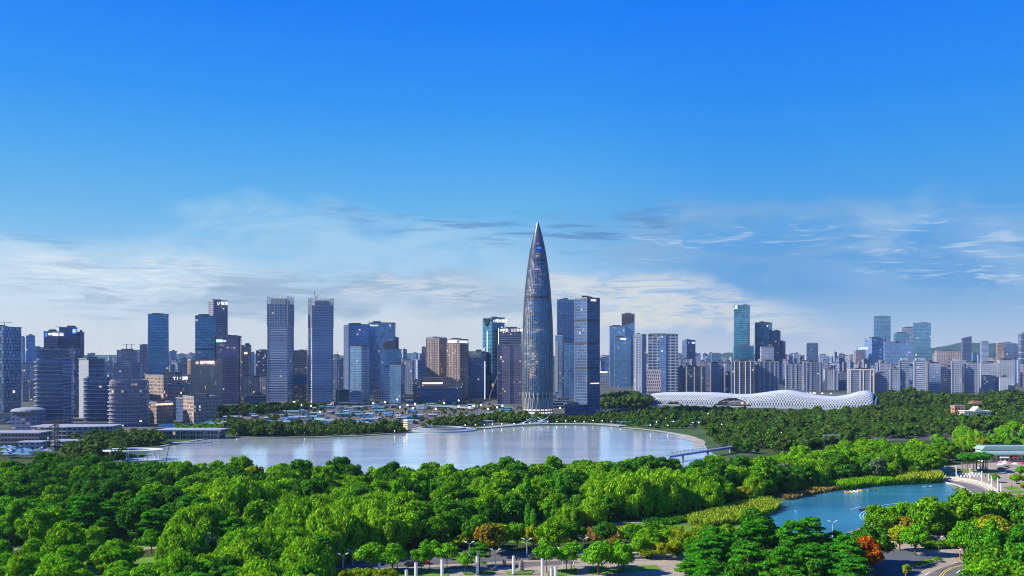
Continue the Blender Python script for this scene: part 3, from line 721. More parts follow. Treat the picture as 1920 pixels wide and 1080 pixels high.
r, fp, w, zt = bld('lower dark blue cube with angled side right of the white building', 731, 760, 686, 1110, 'fine', -.25)
block(r, 719, 733, 690, 1120, 'steel', 0, name='pale_wing')
r, fp, w, zt = bld('white stone building with rows of small square windows', 691, 713, 681, 1480, 'white', 0, name='white_building', cat='building')
mb = MB(); mb.prism(grow(fp, .6), zt, zt+6, .45); part('pitched_roof', mb, M_slab, r)
r, fp, w, zt = bld('building under construction wrapped in dark green netting', 630, 655, 732, 1120, 'navy', 0, name='construction_block', cat='building')
part('green_netting', slabs(fp, 0, 100, 200, zt+.5, .5), mat('green_net', (.01, .09, .10), .8, var=.2, vs=.3), r)
bld('low grey glass block beside the green-netted building', 655, 680, 737, 1110, 'steel', 0, name='glass_block', cat='building')
bld('squat patterned building below the white stone building', 700, 731, 735, 1180, 'pale2', 0, name='low_building', cat='building')
bld('dark flat podium right of the first residential row', 457, 502, 742, 1090, 'navy', 0, name='podium_building', cat='building')
r, fp, w, zt = bld('brown grid tower with mesh screen on its roof, left one of the joined pair', 799, 838, 635, 1210, 'brown', -.36)
part('roof_screen', fins(grow(fp, -.5), zt, Z(631, 1210), 1.5, .3, .2), M_steel, r); part('facade_fins', fins(fp, 0, zt, 2.6, .45, .35), mat('stone_fin', (.26, .205, .19), .6), r)
r, fp, w, zt = bld('brown grid tower with two bright white signs on top, right one of the joined pair', 838, 878, 637, 1180, 'brown', -.4)
part('facade_fins', fins(fp, 0, zt-3, 2.6, .45, .35), MATS['stone_fin'], r)
panel(r, w, 840, 857, 638.5, 643, M_cold, gap=.6); sd = (fp[1], fp[2]); panel(r, sd, 861.5, 876, 638.5, 643, M_cold, gap=.6)
bld('thin dark slab left of the brown pair', 791, 801, 652, 1500, 'mauve', 0)
r, fp, w, zt = bld('long low brown podium with lit roof terrace in front of the brown pair', 775, 862, 713, 1130, 'brown', 0, name='podium_building', cat='building')
panel(r, w, 792, 830, 717, 720, M_warm, 'lit_strip'); block(r, 783, 866, 728, 1090, 'navy', 0, name='lower_floor')
r, fp, w, zt = bld('dark block crowned by a pale lace-patterned screen', 878, 912, 660, 1240, 'navy', 0)
panel(r, w, 879, 902, 660, 671, facade('lace_screen', (.05, .06, .08), (.6, .6, .45), 1.6, 1.6, .2, .2, .0, .1, stag=.5), 'lace_screen', .9)
r, fp, w, zt = bld('teal tower with a downward triangle and white characters at its top', 905, 946, 596, 1240, 'green', .42)
letters(r, w, 924.5, 599, 5, '⊙招商银行', M_white); sd = (fp[3], fp[0])
a, b, c = on_wall(sd, 907), on_wall(sd, 920), on_wall(sd, 913.5); t_, n_ = wall_frame(sd, .6)
mb = MB(); q = [(a[0]+n_.x, a[1]+n_.y, Z(598, a[1])), (c[0]+n_.x, c[1]+n_.y, Z(612, c[1])), (b[0]+n_.x, b[1]+n_.y, Z(598, b[1]))]; mb.face(q)
for i in range(3): mb.bar(q[i], q[(i+1) % 3], .5)
part('triangle_panel', mb, mat('triangle_glass', (.02, .04, .08), .2, .5), r)
mb = MB(); mb.bar((*on_wall(sd, 913.5), Z(620, 1240)), (*on_wall(sd, 913.5), Z(660, 1240)), .9); part('light_line', mb, M_cold, r)
mb = MB(); x_ = P(909, 1195); mb.bar((x_, 1195, 0), (x_, 1195, Z(677, 1195)), .8); single('light_mast', mb, M_cold, 'tall thin white lit line rising before the dark lace-topped block', 'light mast')
mb = MB(); mb.bar((P(918, 1120), 1120, Z(744, 1120)), (P(932.5, 1120), 1120, Z(705, 1120)), .9); mb.bar((P(918, 1120), 1120, 0), (P(918, 1120), 1120, Z(744, 1120)), 1.2); single('slanting_mast', mb, M_slab, 'slanting white mast leaning towards the brown tower with two signs', 'mast')
r, fp, w, zt = bld('tower with open louvred top floors and two small emblems', 935, 978, 616, 1230, 'mauve', 0)
letters(r, w, 937, 617, 4.4, '⊙中信', M_white); letters(r, w, 958, 617, 4.4, '⊙工商银行', M_white)
mb = MB(); mb.bar((*on_wall(w, 934.6), Z(615, 1230)), (*on_wall(w, 934.6), Z(646, 1230)), .7); part('light_line', mb, M_cold, r)
part('louvres', slabs(fp, Z(646, 1230), Z(627, 1230), 3.2, 1.0, .5), M_slab, r)
r, fp, w, zt = bld('mauve-brown tower standing before the louvred one, left of the pointed tower', 933, 978, 647, 1080, 'mauve', -.02)
mb = fins(fp, 0, zt+.4, 14, 1.0, .6, sides=(0,)); part('facade_fins', mb, M_steel, r)

# right of the pointed tower
r, fp, w, zt = bld('blue-grey tower with fine vertical fins right of the pointed tower', 1045, 1078, 563, 1150, 'blue', .0)
part('facade_fins', fins(fp, 0, zt+1.2, 3.2, .5, .6), M_steel, r)
r, fp, w, zt = bld('dark tower with crisp corner edges and white cursive hotel lettering', 1078, 1124, 559, 907, 'navy', .48)
letters(r, w, 1107, 560, 4.6, 'andaz', M_white); mb = MB(); mb.prism(grow(fp, -7), zt, Z(555, 907)); part('roof_box', mb, M_steel, r)
for yy in (599, 643, 689): part('dark_belt', slabs(fp, Z(yy+3, 907), Z(yy+2, 907), 9, 2.0, .12), M_dark, r)
part('corner_fins', fins(fp, 0, zt, 60, .5, .4, sides=(0, 3)), M_steel, r)
panel(r, w, 1107, 1123, 718, 720, M_warm, 'lit_strip'); 
r, fp, w, zt = bld('dark slim tower squeezed between the pointed tower and the finned one', 1041, 1060, 630, 1080, 'navy', -.3)
panel(r, w, 1041, 1046, 640, 735, M_steel, 'edge_panel', .5, .4)
bld('mid-height steel-blue tower in front of the finned tower with a pale edge', 1058, 1079, 645, 1060, 'fine', 0)
r, fp, w, zt = bld('low grey terraces at the foot of the dark hotel tower', 1030, 1080, 752, 1000, 'navy', 0, name='podium_building', cat='building')
part('terrace_slabs', slabs(fp, 2, zt+1, 3.5, .7, 1.2), M_slab, r)
r, fp, w, zt = bld('rounded dark glass pavilion in front of the hotel tower', 1058, 1098, 760, 895, 'navy', 0, name='podium_building', cat='building')
part('floor_bands', slabs(fp, .3, zt+.4, zt-.2, .5, .5), M_slab, r)
r, fp, w, zt = bld('low box with warm lit columns right of the hotel tower', 1121, 1150, 750, 1020, 'pale2', 0, name='low_building', cat='building')
part('roof_slab', slabs(fp, zt-.5, zt, 9, .8, .8), M_slab, r); part('columns', fins(fp, 0, zt, 2.2, .5, .7), M_slab, r)
r, fp, w, zt = bld('blue glass tower with a slanting dark top, right of the hotel tower', 1165, 1190, 589, 1700, 'fine', .0, slant=0)
a0, a1 = on_wall(w, 1166), on_wall(w, 1189); t_, n_ = wall_frame(w, .5)
mb = MB(); mb.face([(a0[0]+n_.x, a0[1]+n_.y, Z(612, a0[1])), (a1[0]+n_.x, a1[1]+n_.y, Z(602, a1[1])), (a1[0]+n_.x, a1[1]+n_.y, Z(590, a1[1])), (a0[0]+n_.x, a0[1]+n_.y, Z(590, a0[1]))]); part('dark_top', mb, mat('bronze_glass', (.12, .09, .09), .3, .4), r)
bld('broad pale-blue glass block left of the slant-topped tower', 1142, 1172, 612, 1690, 'fine', .0)
r, fp, w, zt = bld('lower blue glass block with lit rooftop in front of the slant-topped tower', 1151, 1183, 633, 1620, 'fine', .0); panel(r, w, 1163, 1174, 634, 636.5, M_cold, 'lit_strip')
r, fp, w, zt = bld('dark tower striped by two white vertical bands, left of the grid-fronted tower', 1188, 1212, 628, 1188, 'duskb', -.4)
panel(r, w, 1191, 1193.5, 634, 748, M_slab, 'white_band', .6, .5); sd = (fp[1], fp[2]); panel(r, sd, 1202.5, 1208, 632, 748, M_slab, 'white_band', .6, .5); part('balcony_slabs', slabs(fp, 2, zt-3, 3.3, .5, .25), M_slab, r)
r, fp, w, zt = bld('wide grid-fronted tower with lattice lower half right of the striped tower', 1215, 1271, 627, 1380, 'gridw', -.06)
panel(r, w, 1211, 1240, 693, 735, facade('lattice_brick', (.42, .36, .38), (.05, .04, .08), 3, 5, .22, .2, .02, .2, stag=.5), 'lattice_panel', 1.0, .8)
panel(r, w, 1236, 1249, 629, 735, FM['blue'], 'glass_strip', .9, .8)
r, fp, w, zt = bld('distant dark tower with tiny blue emblem above the lit flats', 1279, 1304, 638, 2100, 'navy', .3); panel(r, w, 1290, 1293, 641, 644, M_bsign); panel(r, w, 1297, 1303, 641, 644, M_cold)
bld('short teal block on the horizon right of the blue emblem tower', 1333, 1352, 663, 2300, 'teal', 0)
def lit_flats(label, X0, X1, Yt, d, m, edges, lm=None, s=0.0, extra=True):
    r, fp, w, zt = bld(label, X0, X1, Yt, d, m, s, name='apartment_block', cat='apartment block')
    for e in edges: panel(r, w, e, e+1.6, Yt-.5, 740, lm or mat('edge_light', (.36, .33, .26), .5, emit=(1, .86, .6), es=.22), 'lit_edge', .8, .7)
    if extra: part('balcony_slabs', slabs(fp, 2, zt-2, 3.2, .5, .35), M_slab if m in ('white', 'pale') else M_steel, r)
    return r, fp, w, zt
cm = mat('pale_pier', (.36, .40, .48), .6)
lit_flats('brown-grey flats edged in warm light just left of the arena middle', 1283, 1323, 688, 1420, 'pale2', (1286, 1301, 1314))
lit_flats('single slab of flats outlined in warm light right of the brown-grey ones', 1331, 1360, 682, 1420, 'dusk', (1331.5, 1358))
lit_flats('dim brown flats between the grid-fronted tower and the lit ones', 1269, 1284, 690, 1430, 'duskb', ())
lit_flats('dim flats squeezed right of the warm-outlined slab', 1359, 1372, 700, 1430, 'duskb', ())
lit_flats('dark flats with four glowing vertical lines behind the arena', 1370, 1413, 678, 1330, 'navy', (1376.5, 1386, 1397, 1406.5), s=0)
lit_flats('dark flats with pale vertical piers right of the four glowing lines', 1413, 1461, 679, 1335, 'navy', (1424, 1432, 1443, 1452, 1458), cm)
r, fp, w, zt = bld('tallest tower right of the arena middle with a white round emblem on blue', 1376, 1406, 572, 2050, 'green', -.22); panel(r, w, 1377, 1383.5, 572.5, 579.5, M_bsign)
p_ = on_wall(w, 1380); mb = MB(); mb.ball((p_[0], p_[1]-1.2, Z(575, p_[1])), 2.6, 10, 6); part('sign_emblem', mb, M_white, r); panel(r, w, 1377.5, 1383, 577.3, 578.8, M_white, gap=.9)
bld('teal podium tower at the foot of the tallest right-hand tower', 1374, 1414, 649, 2020, 'green', 0)
r, fp, w, zt = bld('teal glass tower with chamfered right edge beside the emblem tower', 1415, 1448, 605, 2080, 'green', -.28)
bld('narrow dark teal tower stepping down from the chamfered tower', 1447, 1464, 621, 2100, 'navy', -.2)
bld('lowest step of the teal tower group', 1460, 1473, 641, 2110, 'navy', -.2)
bld('pale slab of flats standing in front of the chamfered teal tower', 1425, 1451, 651, 1800, 'dusk', 0, name='apartment_block', cat='apartment block')
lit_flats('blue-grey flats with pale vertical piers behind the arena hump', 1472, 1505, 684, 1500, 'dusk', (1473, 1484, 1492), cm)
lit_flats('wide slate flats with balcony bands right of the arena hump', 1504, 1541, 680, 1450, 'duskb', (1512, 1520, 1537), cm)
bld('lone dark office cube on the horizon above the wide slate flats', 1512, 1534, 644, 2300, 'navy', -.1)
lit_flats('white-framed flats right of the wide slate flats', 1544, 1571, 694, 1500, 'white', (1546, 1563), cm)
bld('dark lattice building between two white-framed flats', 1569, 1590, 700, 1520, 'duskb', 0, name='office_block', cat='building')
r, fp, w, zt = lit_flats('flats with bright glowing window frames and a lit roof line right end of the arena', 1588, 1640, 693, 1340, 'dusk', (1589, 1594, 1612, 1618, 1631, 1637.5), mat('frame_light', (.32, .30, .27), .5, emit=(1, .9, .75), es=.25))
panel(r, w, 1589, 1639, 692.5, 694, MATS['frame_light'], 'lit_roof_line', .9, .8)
lit_flats('stepped blue-lit flats just right of the glowing frames', 1640, 1664, 701, 1350, 'pale', ())
r, fp, w, zt = bld('low mauve office carrying a bright blue sign with white letters', 1603, 1623, 657, 2100, 'mauve', 0, name='office_block', cat='office building')
panel(r, w, 1607, 1622, 651, 656.3, M_bsign); letters(r, w, 1608.5, 651.8, 3.6, 'ZTE中兴', M_white, gap=.8)
bld('tall teal slab rising above the right-hand glass cluster', 1636, 1670, 593, 2250, 'teal', -.06)
bld('blue glass block with dark roof edge left side of the glass cluster', 1621, 1662, 634, 2100, 'blue', .25)
bld('long blue glass slab across the foot of the glass cluster', 1655, 1712, 641, 2080, 'blue', 0)
bld('stepped teal block in the middle of the glass cluster', 1675, 1706, 625, 2150, 'teal', 0)
bld('brown-tinged box between the stepped block and the flared tower', 1687, 1724, 615, 2200, 'dusk', 0)
r, fp, w, zt = bld('blue tower flaring outward towards its top, right end of the glass cluster', 1713, 1744, 606, 2120, 'teal', -.12, top=1.1)
bld('pale low slab of flats between the glass cluster and the hills', 1752, 1804, 659, 2000, 'pale2', 0, name='apartment_block', cat='apartment block')
r, fp, w, zt = bld('dark tower with a slanted roof standing before the hills', 1802, 1822, 634, 2200, 'navy', 0, slant=5)
bld('slim grey tower right of the slanted-roof tower', 1838, 1854, 641, 2250, 'steel', 0)
bld('dark office with sloping top near the right picture edge', 1882, 1906, 644, 1900, 'navy', -.2)
bld('brown slab left of the sloping-top office', 1868, 1884, 645, 2000, 'brown', 0)
r, fp, w, zt = bld('tall striped glass tower cut by the right picture edge', 1909, 1960, 624, 1700, 'navy', 0); part('floor_bands', slabs(fp, zt-50, zt, 12, 1.2, .5), M_cold if False else M_slab, r)
RES = [(1668, 1688, 692, 'pale', 'white-edged flats left end of the right-hand row'), (1685, 1705, 677, 'dusk', 'tall flats with white roof box, second of the right-hand row'),
       (1712, 1738, 677, 'pale', 'flats with bright white left wall and roof box'), (1737, 1764, 682, 'steel', 'silver balcony-banded flats with one glowing pier'),
       (1763, 1786, 689, 'dusk', 'dim shorter flats right of the glowing pier'), (1783, 1804, 679, 'pale', 'framed flats with dark stepped top'),
       (1807, 1836, 681, 'dusk', 'flats with dense white horizontal balconies'), (1835, 1872, 681, 'pale', 'widest pale speckled flats of the right-hand row'),
       (1870, 1903, 676, 'white', 'black and white chequered flats near the right edge')]
for k, (x0, x1, yt, m, lb) in enumerate(RES):
    r, fp, w, zt = lit_flats(lb, x0, x1, yt, 1385+rndc.uniform(-12, 12), m, (x0+.5, x1-2.5) if k % 2 == 0 else (x0+.5,), cm if k != 3 else MATS['edge_light'])
    if k in (1, 2, 5): mb = MB(); mb.prism(grow(fp, -2), zt, zt+4.5); part('roof_box', mb, cm, r)
banded_low = bld('small warm-lit office with white bands below the chequered flats', 1872, 1890, 708, 1370, 'white', 0, name='office_block', cat='office building')
bld('blue glass hall with glowing blue-white sign right of the hotel tower', 1124, 1142, 672, 1900, 'blue', 0, name='office_block', cat='building')
r, fp, w, zt = bld('pale low building under a glowing white sign right of the hotel tower', 1123, 1143, 700, 1750, 'pale', 0, name='low_building', cat='building'); panel(r, w, 1123.5, 1139, 696.5, 699.5, M_cold)

# pale residential groups between the towers
def flats(label, X0, X1, Yt, d, m, n=1, group=None, jit=4):
    r_ = random.Random(int(X0*7+Yt)); w = (X1-X0)/n
    for k in range(n):
        o = bld(label, X0+k*w+r_.uniform(0, 1.5), X0+(k+1)*w-r_.uniform(0, 1.5), Yt+(r_.uniform(-jit, jit) if n > 1 else 0), d+r_.uniform(-25, 25), m, r_.choice((0, .2, -.2)), name='apartment_block', cat='apartment block', group=group)
        if n <= 4: part('balcony_slabs', slabs(o[1], 3, o[3]-1, 3.2, .4, .3), M_slab if m != 'dusk' else M_steel, o[0])
flats('pale high flats between the staggered-panel tower and the mauve offices', 39, 70, 681, 1300, 'pale', 2, 'pale flats behind the left offices')
flats('lower pale flats between the staggered-panel tower and the banded office', 40, 70, 716, 1150, 'pale2', 2, 'lower pale flats behind the left offices')
flats('pale flats with dark windows behind the terraced offices', 195, 267, 681, 1250, 'pale', 4, 'pale flats behind the terraced offices')
flats('small pale flats between the teal tower and the finned brown block', 318, 355, 684, 1350, 'pale', 3, 'pale flats between teal tower and finned block')
flats('cream flats between the mauve tower and the first twin tower', 455, 503, 710, 1230, 'pale2', 3, 'cream flats left of the twin towers')
flats('grey flats just right of the second twin tower', 624, 646, 671, 1500, 'dusk', 2, 'grey flats right of the twin towers')
flats('pale glass flats left of the brown pair', 757, 800, 678, 1400, 'pale', 2, 'pale flats left of the brown pair')
flats('dim flats seen between the striped tower and the glass block', 1180, 1192, 700, 1700, 'dusk', 1)
r, fp, w, zt = bld('dark unfinished slab with cranes on the skyline left of the teal tower', 219, 262, 657, 1800, 'duskb', 0); 
mb = MB()
for X in (237, 247):
    mb.bar((P(X, 1800), 1800, zt), (P(X, 1800), 1800, zt+13), .7); mb.bar((P(X-10, 1800), 1800, zt+11), (P(X+6, 1800), 1800, zt+11.6), .5)
part('roof_crane', mb, M_dark, r)
bld('mauve tower touching the left side of the teal tower', 262, 278, 647, 1700, 'mauve', 0)
bld('faraway slim blue tower right of the teal tower', 321, 332, 659, 2300, 'blue', 0)

# the mass of ordinary buildings behind, each its own, in zones along the horizon
ZN = [(0, 280, 672, 10, 2200, 3000, 16, 'behind the left offices'), (280, 510, 668, 11, 2100, 3000, 16, 'between the teal tower and the first twin tower'),
      (510, 660, 670, 9, 2100, 3000, 9, 'around the twin towers'), (740, 985, 672, 10, 2000, 2900, 18, 'between the patchwork tower and the pointed tower'),
      (1120, 1280, 671, 6, 2500, 3300, 11, 'behind the hotel and striped towers'), (1270, 1480, 668, 6, 2600, 3600, 24, 'behind the glowing flats left of the arena hump'),
      (1470, 1660, 668, 7, 2500, 3600, 26, 'behind the flats right of the arena hump'), (1640, 1930, 670, 8, 2500, 3600, 30, 'below the hills at the right')]
for (xa, xb, yt, jy, da, db, n, where) in ZN:
    rz = random.Random(xa+1)
    for row in range(2):
        for k in range(n):
            X = xa+(xb-xa)*(k+rz.uniform(.1, .9))/n; wd = rz.uniform(7, 17); d = rz.uniform(da, db) if row else rz.uniform(1650, 2000)
            y = yt+rz.uniform(-jy, jy*.8)+(0 if row else 12)
            if row and rz.random() < .12: y -= rz.uniform(2, 7)
            m = rz.choice(['dusk', 'duskb', 'pale', 'pale2', 'mauve', 'steel', 'blue', 'dusk'])
            root, fp, w, zt = bld(('hazy distant apartment blocks ' if row else 'mid-distance apartment blocks ').replace('blocks', 'block')+where, X-wd/2, X+wd/2, y, d, m, rz.choice((0, .25, -.25)), name='apartment_block', cat='apartment block', group=('hazy distant blocks ' if row else 'mid-distance blocks ')+where)
            if rz.random() < .4:
                mb = MB(); c = cen(fp); mb.bar((c[0], c[1], zt), (c[0], c[1], zt+rz.uniform(5, 12)), .35); part('roof_mast', mb, M_dark, root)

# ================================================================== ARENA
def arena():
    root = thing('sports_arena', (P(1430, 1000), 1010, 0), 'long low white arena with a wavy diamond-lattice roof across the right bank', 'arena')
    XL, XR, dl, dr = 1214, 1640, 1068, 952
    topY = [(1214, 738), (1235, 735.5), (1290, 735), (1335, 736), (1370, 739), (1400, 739), (1430, 735), (1455, 731.5), (1475, 731), (1495, 735), (1525, 741), (1560, 743.5), (1585, 740), (1605, 734), (1620, 732), (1632, 736), (1640, 744)]
    tx = [a for a, b in topY]; ty = [b for a, b in topY]
    def basept(u): return Vector((P(XL, dl)+(P(XR, dr)-P(XL, dl))*u, dl+(dr-dl)*u, 0))
    ax = (basept(1)-basept(0)).normalized(); nb = Vector((-ax.y, ax.x, 0))
    def Xof(u): p = basept(u); return 960+F*p.x/p.y
    hs = np.array([Z(float(np.interp(Xof(i/400), tx, ty)), basept(i/400).y+16) for i in range(401)])
    for _ in range(12): hs[1:-1] = (hs[:-2]+hs[1:-1]*2+hs[2:])/4
    def height(u): return float(np.interp(u, np.linspace(0, 1, 401), hs))
    def S(u, v, o=0.0):                 # v 0..1 from front foot over the ridge to the rear foot
        h = height(u)-o; Dp = 46-2*o; a = math.pi*v; bul = 2.2*math.sin(math.pi*min(v*2.2, 1))
        p = basept(u)+nb*(Dp*(1-math.cos(a))/2-bul+o)
        return Vector((p.x, p.y, max(0, h*math.sin(a)**.62)))
    NU, NV = 84, 26
    arches = [(1336, 1412, 10.5), (1246, 1282, 5.5)]
    def cut(u, z):
        X = Xof(u)
        for a, b, h in arches:
            if a < X < b and z < h*math.sin(math.pi*(X-a)/(b-a))**.7: return True
        return False
    fr = MB(); gl = MB()
    for j in range(-1, NV):
        for i in range(NU):
            off = .5 if j % 2 else 0; u = (i+off+.5)/(NU+1); v = (j+1)/NV
            du = .5/(NU+1); dv = 1/NV
            P4 = [(u, v-dv), (u+du, v), (u, v+dv), (u-du, v)]
            P4 = [(min(max(a, 0), 1), min(max(b, 0), 1)) for a, b in P4]
            c = S(u, min(max(v, 0), 1))
            if v < .5 and cut(u, c.z): continue
            q = [S(a, b) for a, b in P4]; cc = (q[0]+q[1]+q[2]+q[3])/4
            k = .70 if v < .2 else max(0, .70-(v-.2)*3.2)
            if v > .5: k = 0
            if k < .1: fr.face(q); continue
            inn = [cc+(p-cc)*k for p in q]
            for e in range(4): fr.face([q[e], q[(e+1) % 4], inn[(e+1) % 4], inn[e]])
            n = (q[1]-q[0]).cross(q[3]-q[0]); n = n.normalized() if n.length else Vector((0, 0, 1))
            if n.y > 0: n = -n
            gl.face([p-n*.35 for p in inn])
    m = mat('arena_panel', (.50, .54, .62), .45, isl=.3)
    part('lattice_shell', fr, m, root)
    part('lattice_glass', gl, mat('arena_glass', (.08, .11, .17), .3, .3), root)
    # inner shell seen through the arches
    mi = MB()
    for i in range(80):
        for j in range(10):
            u0, u1, v0, v1 = i/80*.98+.01, (i+1)/80*.98+.01, j/10*.8+.02, (j+1)/10*.8+.02
            mi.face([S(u0, v0, 3), S(u1, v0, 3), S(u1, v1, 3), S(u0, v1, 3)])
    part('inner_hall', mi, facade('arena_hall', (.10, .10, .12), (.05, .06, .08), 3, 3, .1, .1, .10, .3, es=1.2), root)
    # arch rims
    ra = MB()
    for a, b, h in arches:
        pts = []
        for k in range(25):
            X = a+(b-a)*k/24; u = min(range(401), key=lambda i: abs(Xof(i/400)-X))/400; zt = h*math.sin(math.pi*k/24)**.7 if 0 < k < 24 else 0
            v = 0
            while S(u, v).z < zt and v < .4: v += .004
            pts.append(S(u, v)-nb*.4)
        for p, q in zip(pts, pts[1:]): ra.bar(p, q, .5)
    part('arch_rim', ra, m, root)
    # end portal at the right
    pe = MB(); ring = []
    for k in range(21):
        v = k/20; ring.append(S(1, v))
    c = basept(1)+nb*23
    for k in range(20):
        a, b = ring[k], ring[k+1]; ia = Vector((c.x, c.y, 0))+(a-Vector((c.x, c.y, 0)))*.8; ib = Vector((c.x, c.y, 0))+(b-Vector((c.x, c.y, 0)))*.8
        pe.face([a+ax*1.5, b+ax*1.5, ib+ax*1.5, ia+ax*1.5]); pe.face([a, b, b+ax*1.5, a+ax*1.5]); pe.face([ia+ax*1.5, ib+ax*1.5, ib-ax*3, ia-ax*3])
    part('end_portal', pe, mat('arena_glass_blue', (.10, .2, .3), .3, .3), root)
    pd = MB(); pd.face([Vector((c.x, c.y, 0))+(ring[k]-Vector((c.x, c.y, 0)))*.8-ax*2 for k in range(21)]); part('portal_glass', pd, mat('arena_glass', (0, 0, 0)), root)
    # open roof bowl behind the dipping ridge: dark far rim with lamps
    bo = MB(); ua = [i/400 for i in range(401) if 1472 <= Xof(i/400) <= 1610]
    prev = None
    for u in ua[::6]+[ua[-1]]:
        t = (u-ua[0])/(ua[-1]-ua[0]); a = S(u, .5)+Vector((0, 0, .2)); far = basept(u)+nb*44; ztop = Z(731.5+3.5*math.sin(math.pi*t)+7*t, far.y)-0
        b = Vector((far.x, far.y, max(a.z, ztop)))
        if prev: bo.face([prev[0], a, b, prev[1]]); bo.bar(prev[1], b, .5)
        prev = (a, b)
    part('roof_bowl', bo, mat('bowl_dark', (.10, .11, .13), .7), root)
    for k, X in enumerate((1491, 1499, 1506, 1512, 1515, 1528, 1529, 1545)):
        u = min(ua, key=lambda i: abs(Xof(i)-X)); p = basept(u)+nb*34; t = (u-ua[0])/(ua[-1]-ua[0])
        mb = MB(); mb.ball((p.x, p.y-8, Z(736.5+2.2*t, p.y-8)), 1.0, 8, 5, .7); part('roof_lamp', mb, M_warm, root)
    # plinth
    pl = MB(); A, B = basept(0)-nb*9, basept(1)-nb*9; Cc, Dd = basept(1)+nb*50+ax*10, basept(0)+nb*50
    pl.prism([(A.x, A.y), (B.x+10*ax.x, B.y+10*ax.y), (Cc.x, Cc.y), (Dd.x, Dd.y)], 0, 1.0); part('plinth', pl, mat('plinth_stone', (.24, .30, .33), .6, var=.1), root)
    # small lit entrance at the left end
    le = MB(); p = basept(0); le.box(p.x-7, p.x+2, p.y+2, p.y+14, 0, 13); part('left_entrance', le, m, root)
arena()

# ================================================================== FOLIAGE
def ico(sub=1):
    import bmesh
    bm = bmesh.new(); bmesh.ops.create_icosphere(bm, subdivisions=sub, radius=1); v = np.array([x.co[:] for x in bm.verts]); f = [tuple(q.index for q in fc.verts) for fc in bm.faces]; bm.free(); return v, f
ICO = ico(1)
def leaves(rng, lobes, n, size, asp=1.6, spread=.55, droop=0.0, up=.0, core=.78):
    """thousands of small kite-shaped leaf sprays over the surface of many small lobes; lobes = (x, y, z, rx, rz)"""
    L = np.array(lobes, float); area = L[:, 3]*L[:, 4]; idx = rng.choice(len(L), n, p=area/area.sum()); l = L[idx]
    d = rng.normal(size=(n, 3)); d[:, 2] += .25; d /= np.linalg.norm(d, axis=1)[:, None]
    rr = rng.uniform(.7, 1.28, n)[:, None]; p = l[:, :3]+d*rr*np.stack([l[:, 3], l[:, 3], l[:, 4]], 1)
    nn = d/np.stack([l[:, 3], l[:, 3], l[:, 4]], 1)*l[:, 3][:, None]; nn /= np.linalg.norm(nn, axis=1)[:, None]; nn += rng.normal(size=(n, 3))*spread; nn[:, 2] += up; nn /= np.linalg.norm(nn, axis=1)[:, None]
    t = rng.normal(size=(n, 3)); t[:, 2] -= droop*3; t -= (t*nn).sum(1)[:, None]*nn; t /= np.linalg.norm(t, axis=1)[:, None]; b = np.cross(nn, t)
    s = size*rng.uniform(.6, 1.35, n)[:, None]
    V = np.stack([p-t*s*asp*.5, p+b*s*.5, p+t*s*asp*.5, p-b*s*.5], 1).reshape(-1, 3)
    Fq = np.arange(4*n).reshape(-1, 4)
    vs = [V]; faces = [tuple(x) for x in Fq.tolist()]; base = 4*n
    if core:
        for x, y, z, rx, rz in lobes:
            vs.append(ICO[0]*np.array([rx, rx, rz])*core+np.array([x, y, z])); faces += [tuple(a+base for a in f) for f in ICO[1]]; base += len(ICO[0])
    return np.concatenate(vs), faces
def np_mesh(name, v, f):
    me = bpy.data.meshes.new(name); me.from_pydata(v.tolist() if hasattr(v, 'tolist') else v, [], f); me.update(); return me
def dome_lobes(r, R, z0, Hh, k, lr, flat=.85, inner=True):
    out = []
    for i in range(k):
        a = r.uniform(0, 2*math.pi); e = math.asin(r.uniform(-.35, 1)); q = r.uniform(.62, .95)
        out.append((R*q*math.cos(e)*math.cos(a), R*q*math.cos(e)*math.sin(a), z0+Hh*.5+Hh*.5*q*math.sin(e), lr*r.uniform(.6, 1.15), lr*flat*r.uniform(.6, 1.1)))
    if inner: out.append((0, 0, z0+Hh*.45, R*.55, Hh*.36))
    return out
def trunk_mb(r, h, rad, R, limbs=5, lean=.0):
    mb = MB(); top = (r.uniform(-lean, lean), r.uniform(-lean, lean), h)
    mb.bar((0, 0, -.3), top, rad, 7, rad*.6)
    for i in range(limbs):
        a = 2*math.pi*i/limbs+r.uniform(-.4, .4); s = r.uniform(.55, .95); b0 = (top[0]*s, top[1]*s, h*s)
        mb.bar(b0, (R*.5*math.cos(a), R*.5*math.sin(a), h*(1.15+r.uniform(0, .5))), rad*.42, 5, rad*.15)
    mb.bar(top, (top[0], top[1], h*1.6), rad*.6, 5, rad*.2)
    return mb
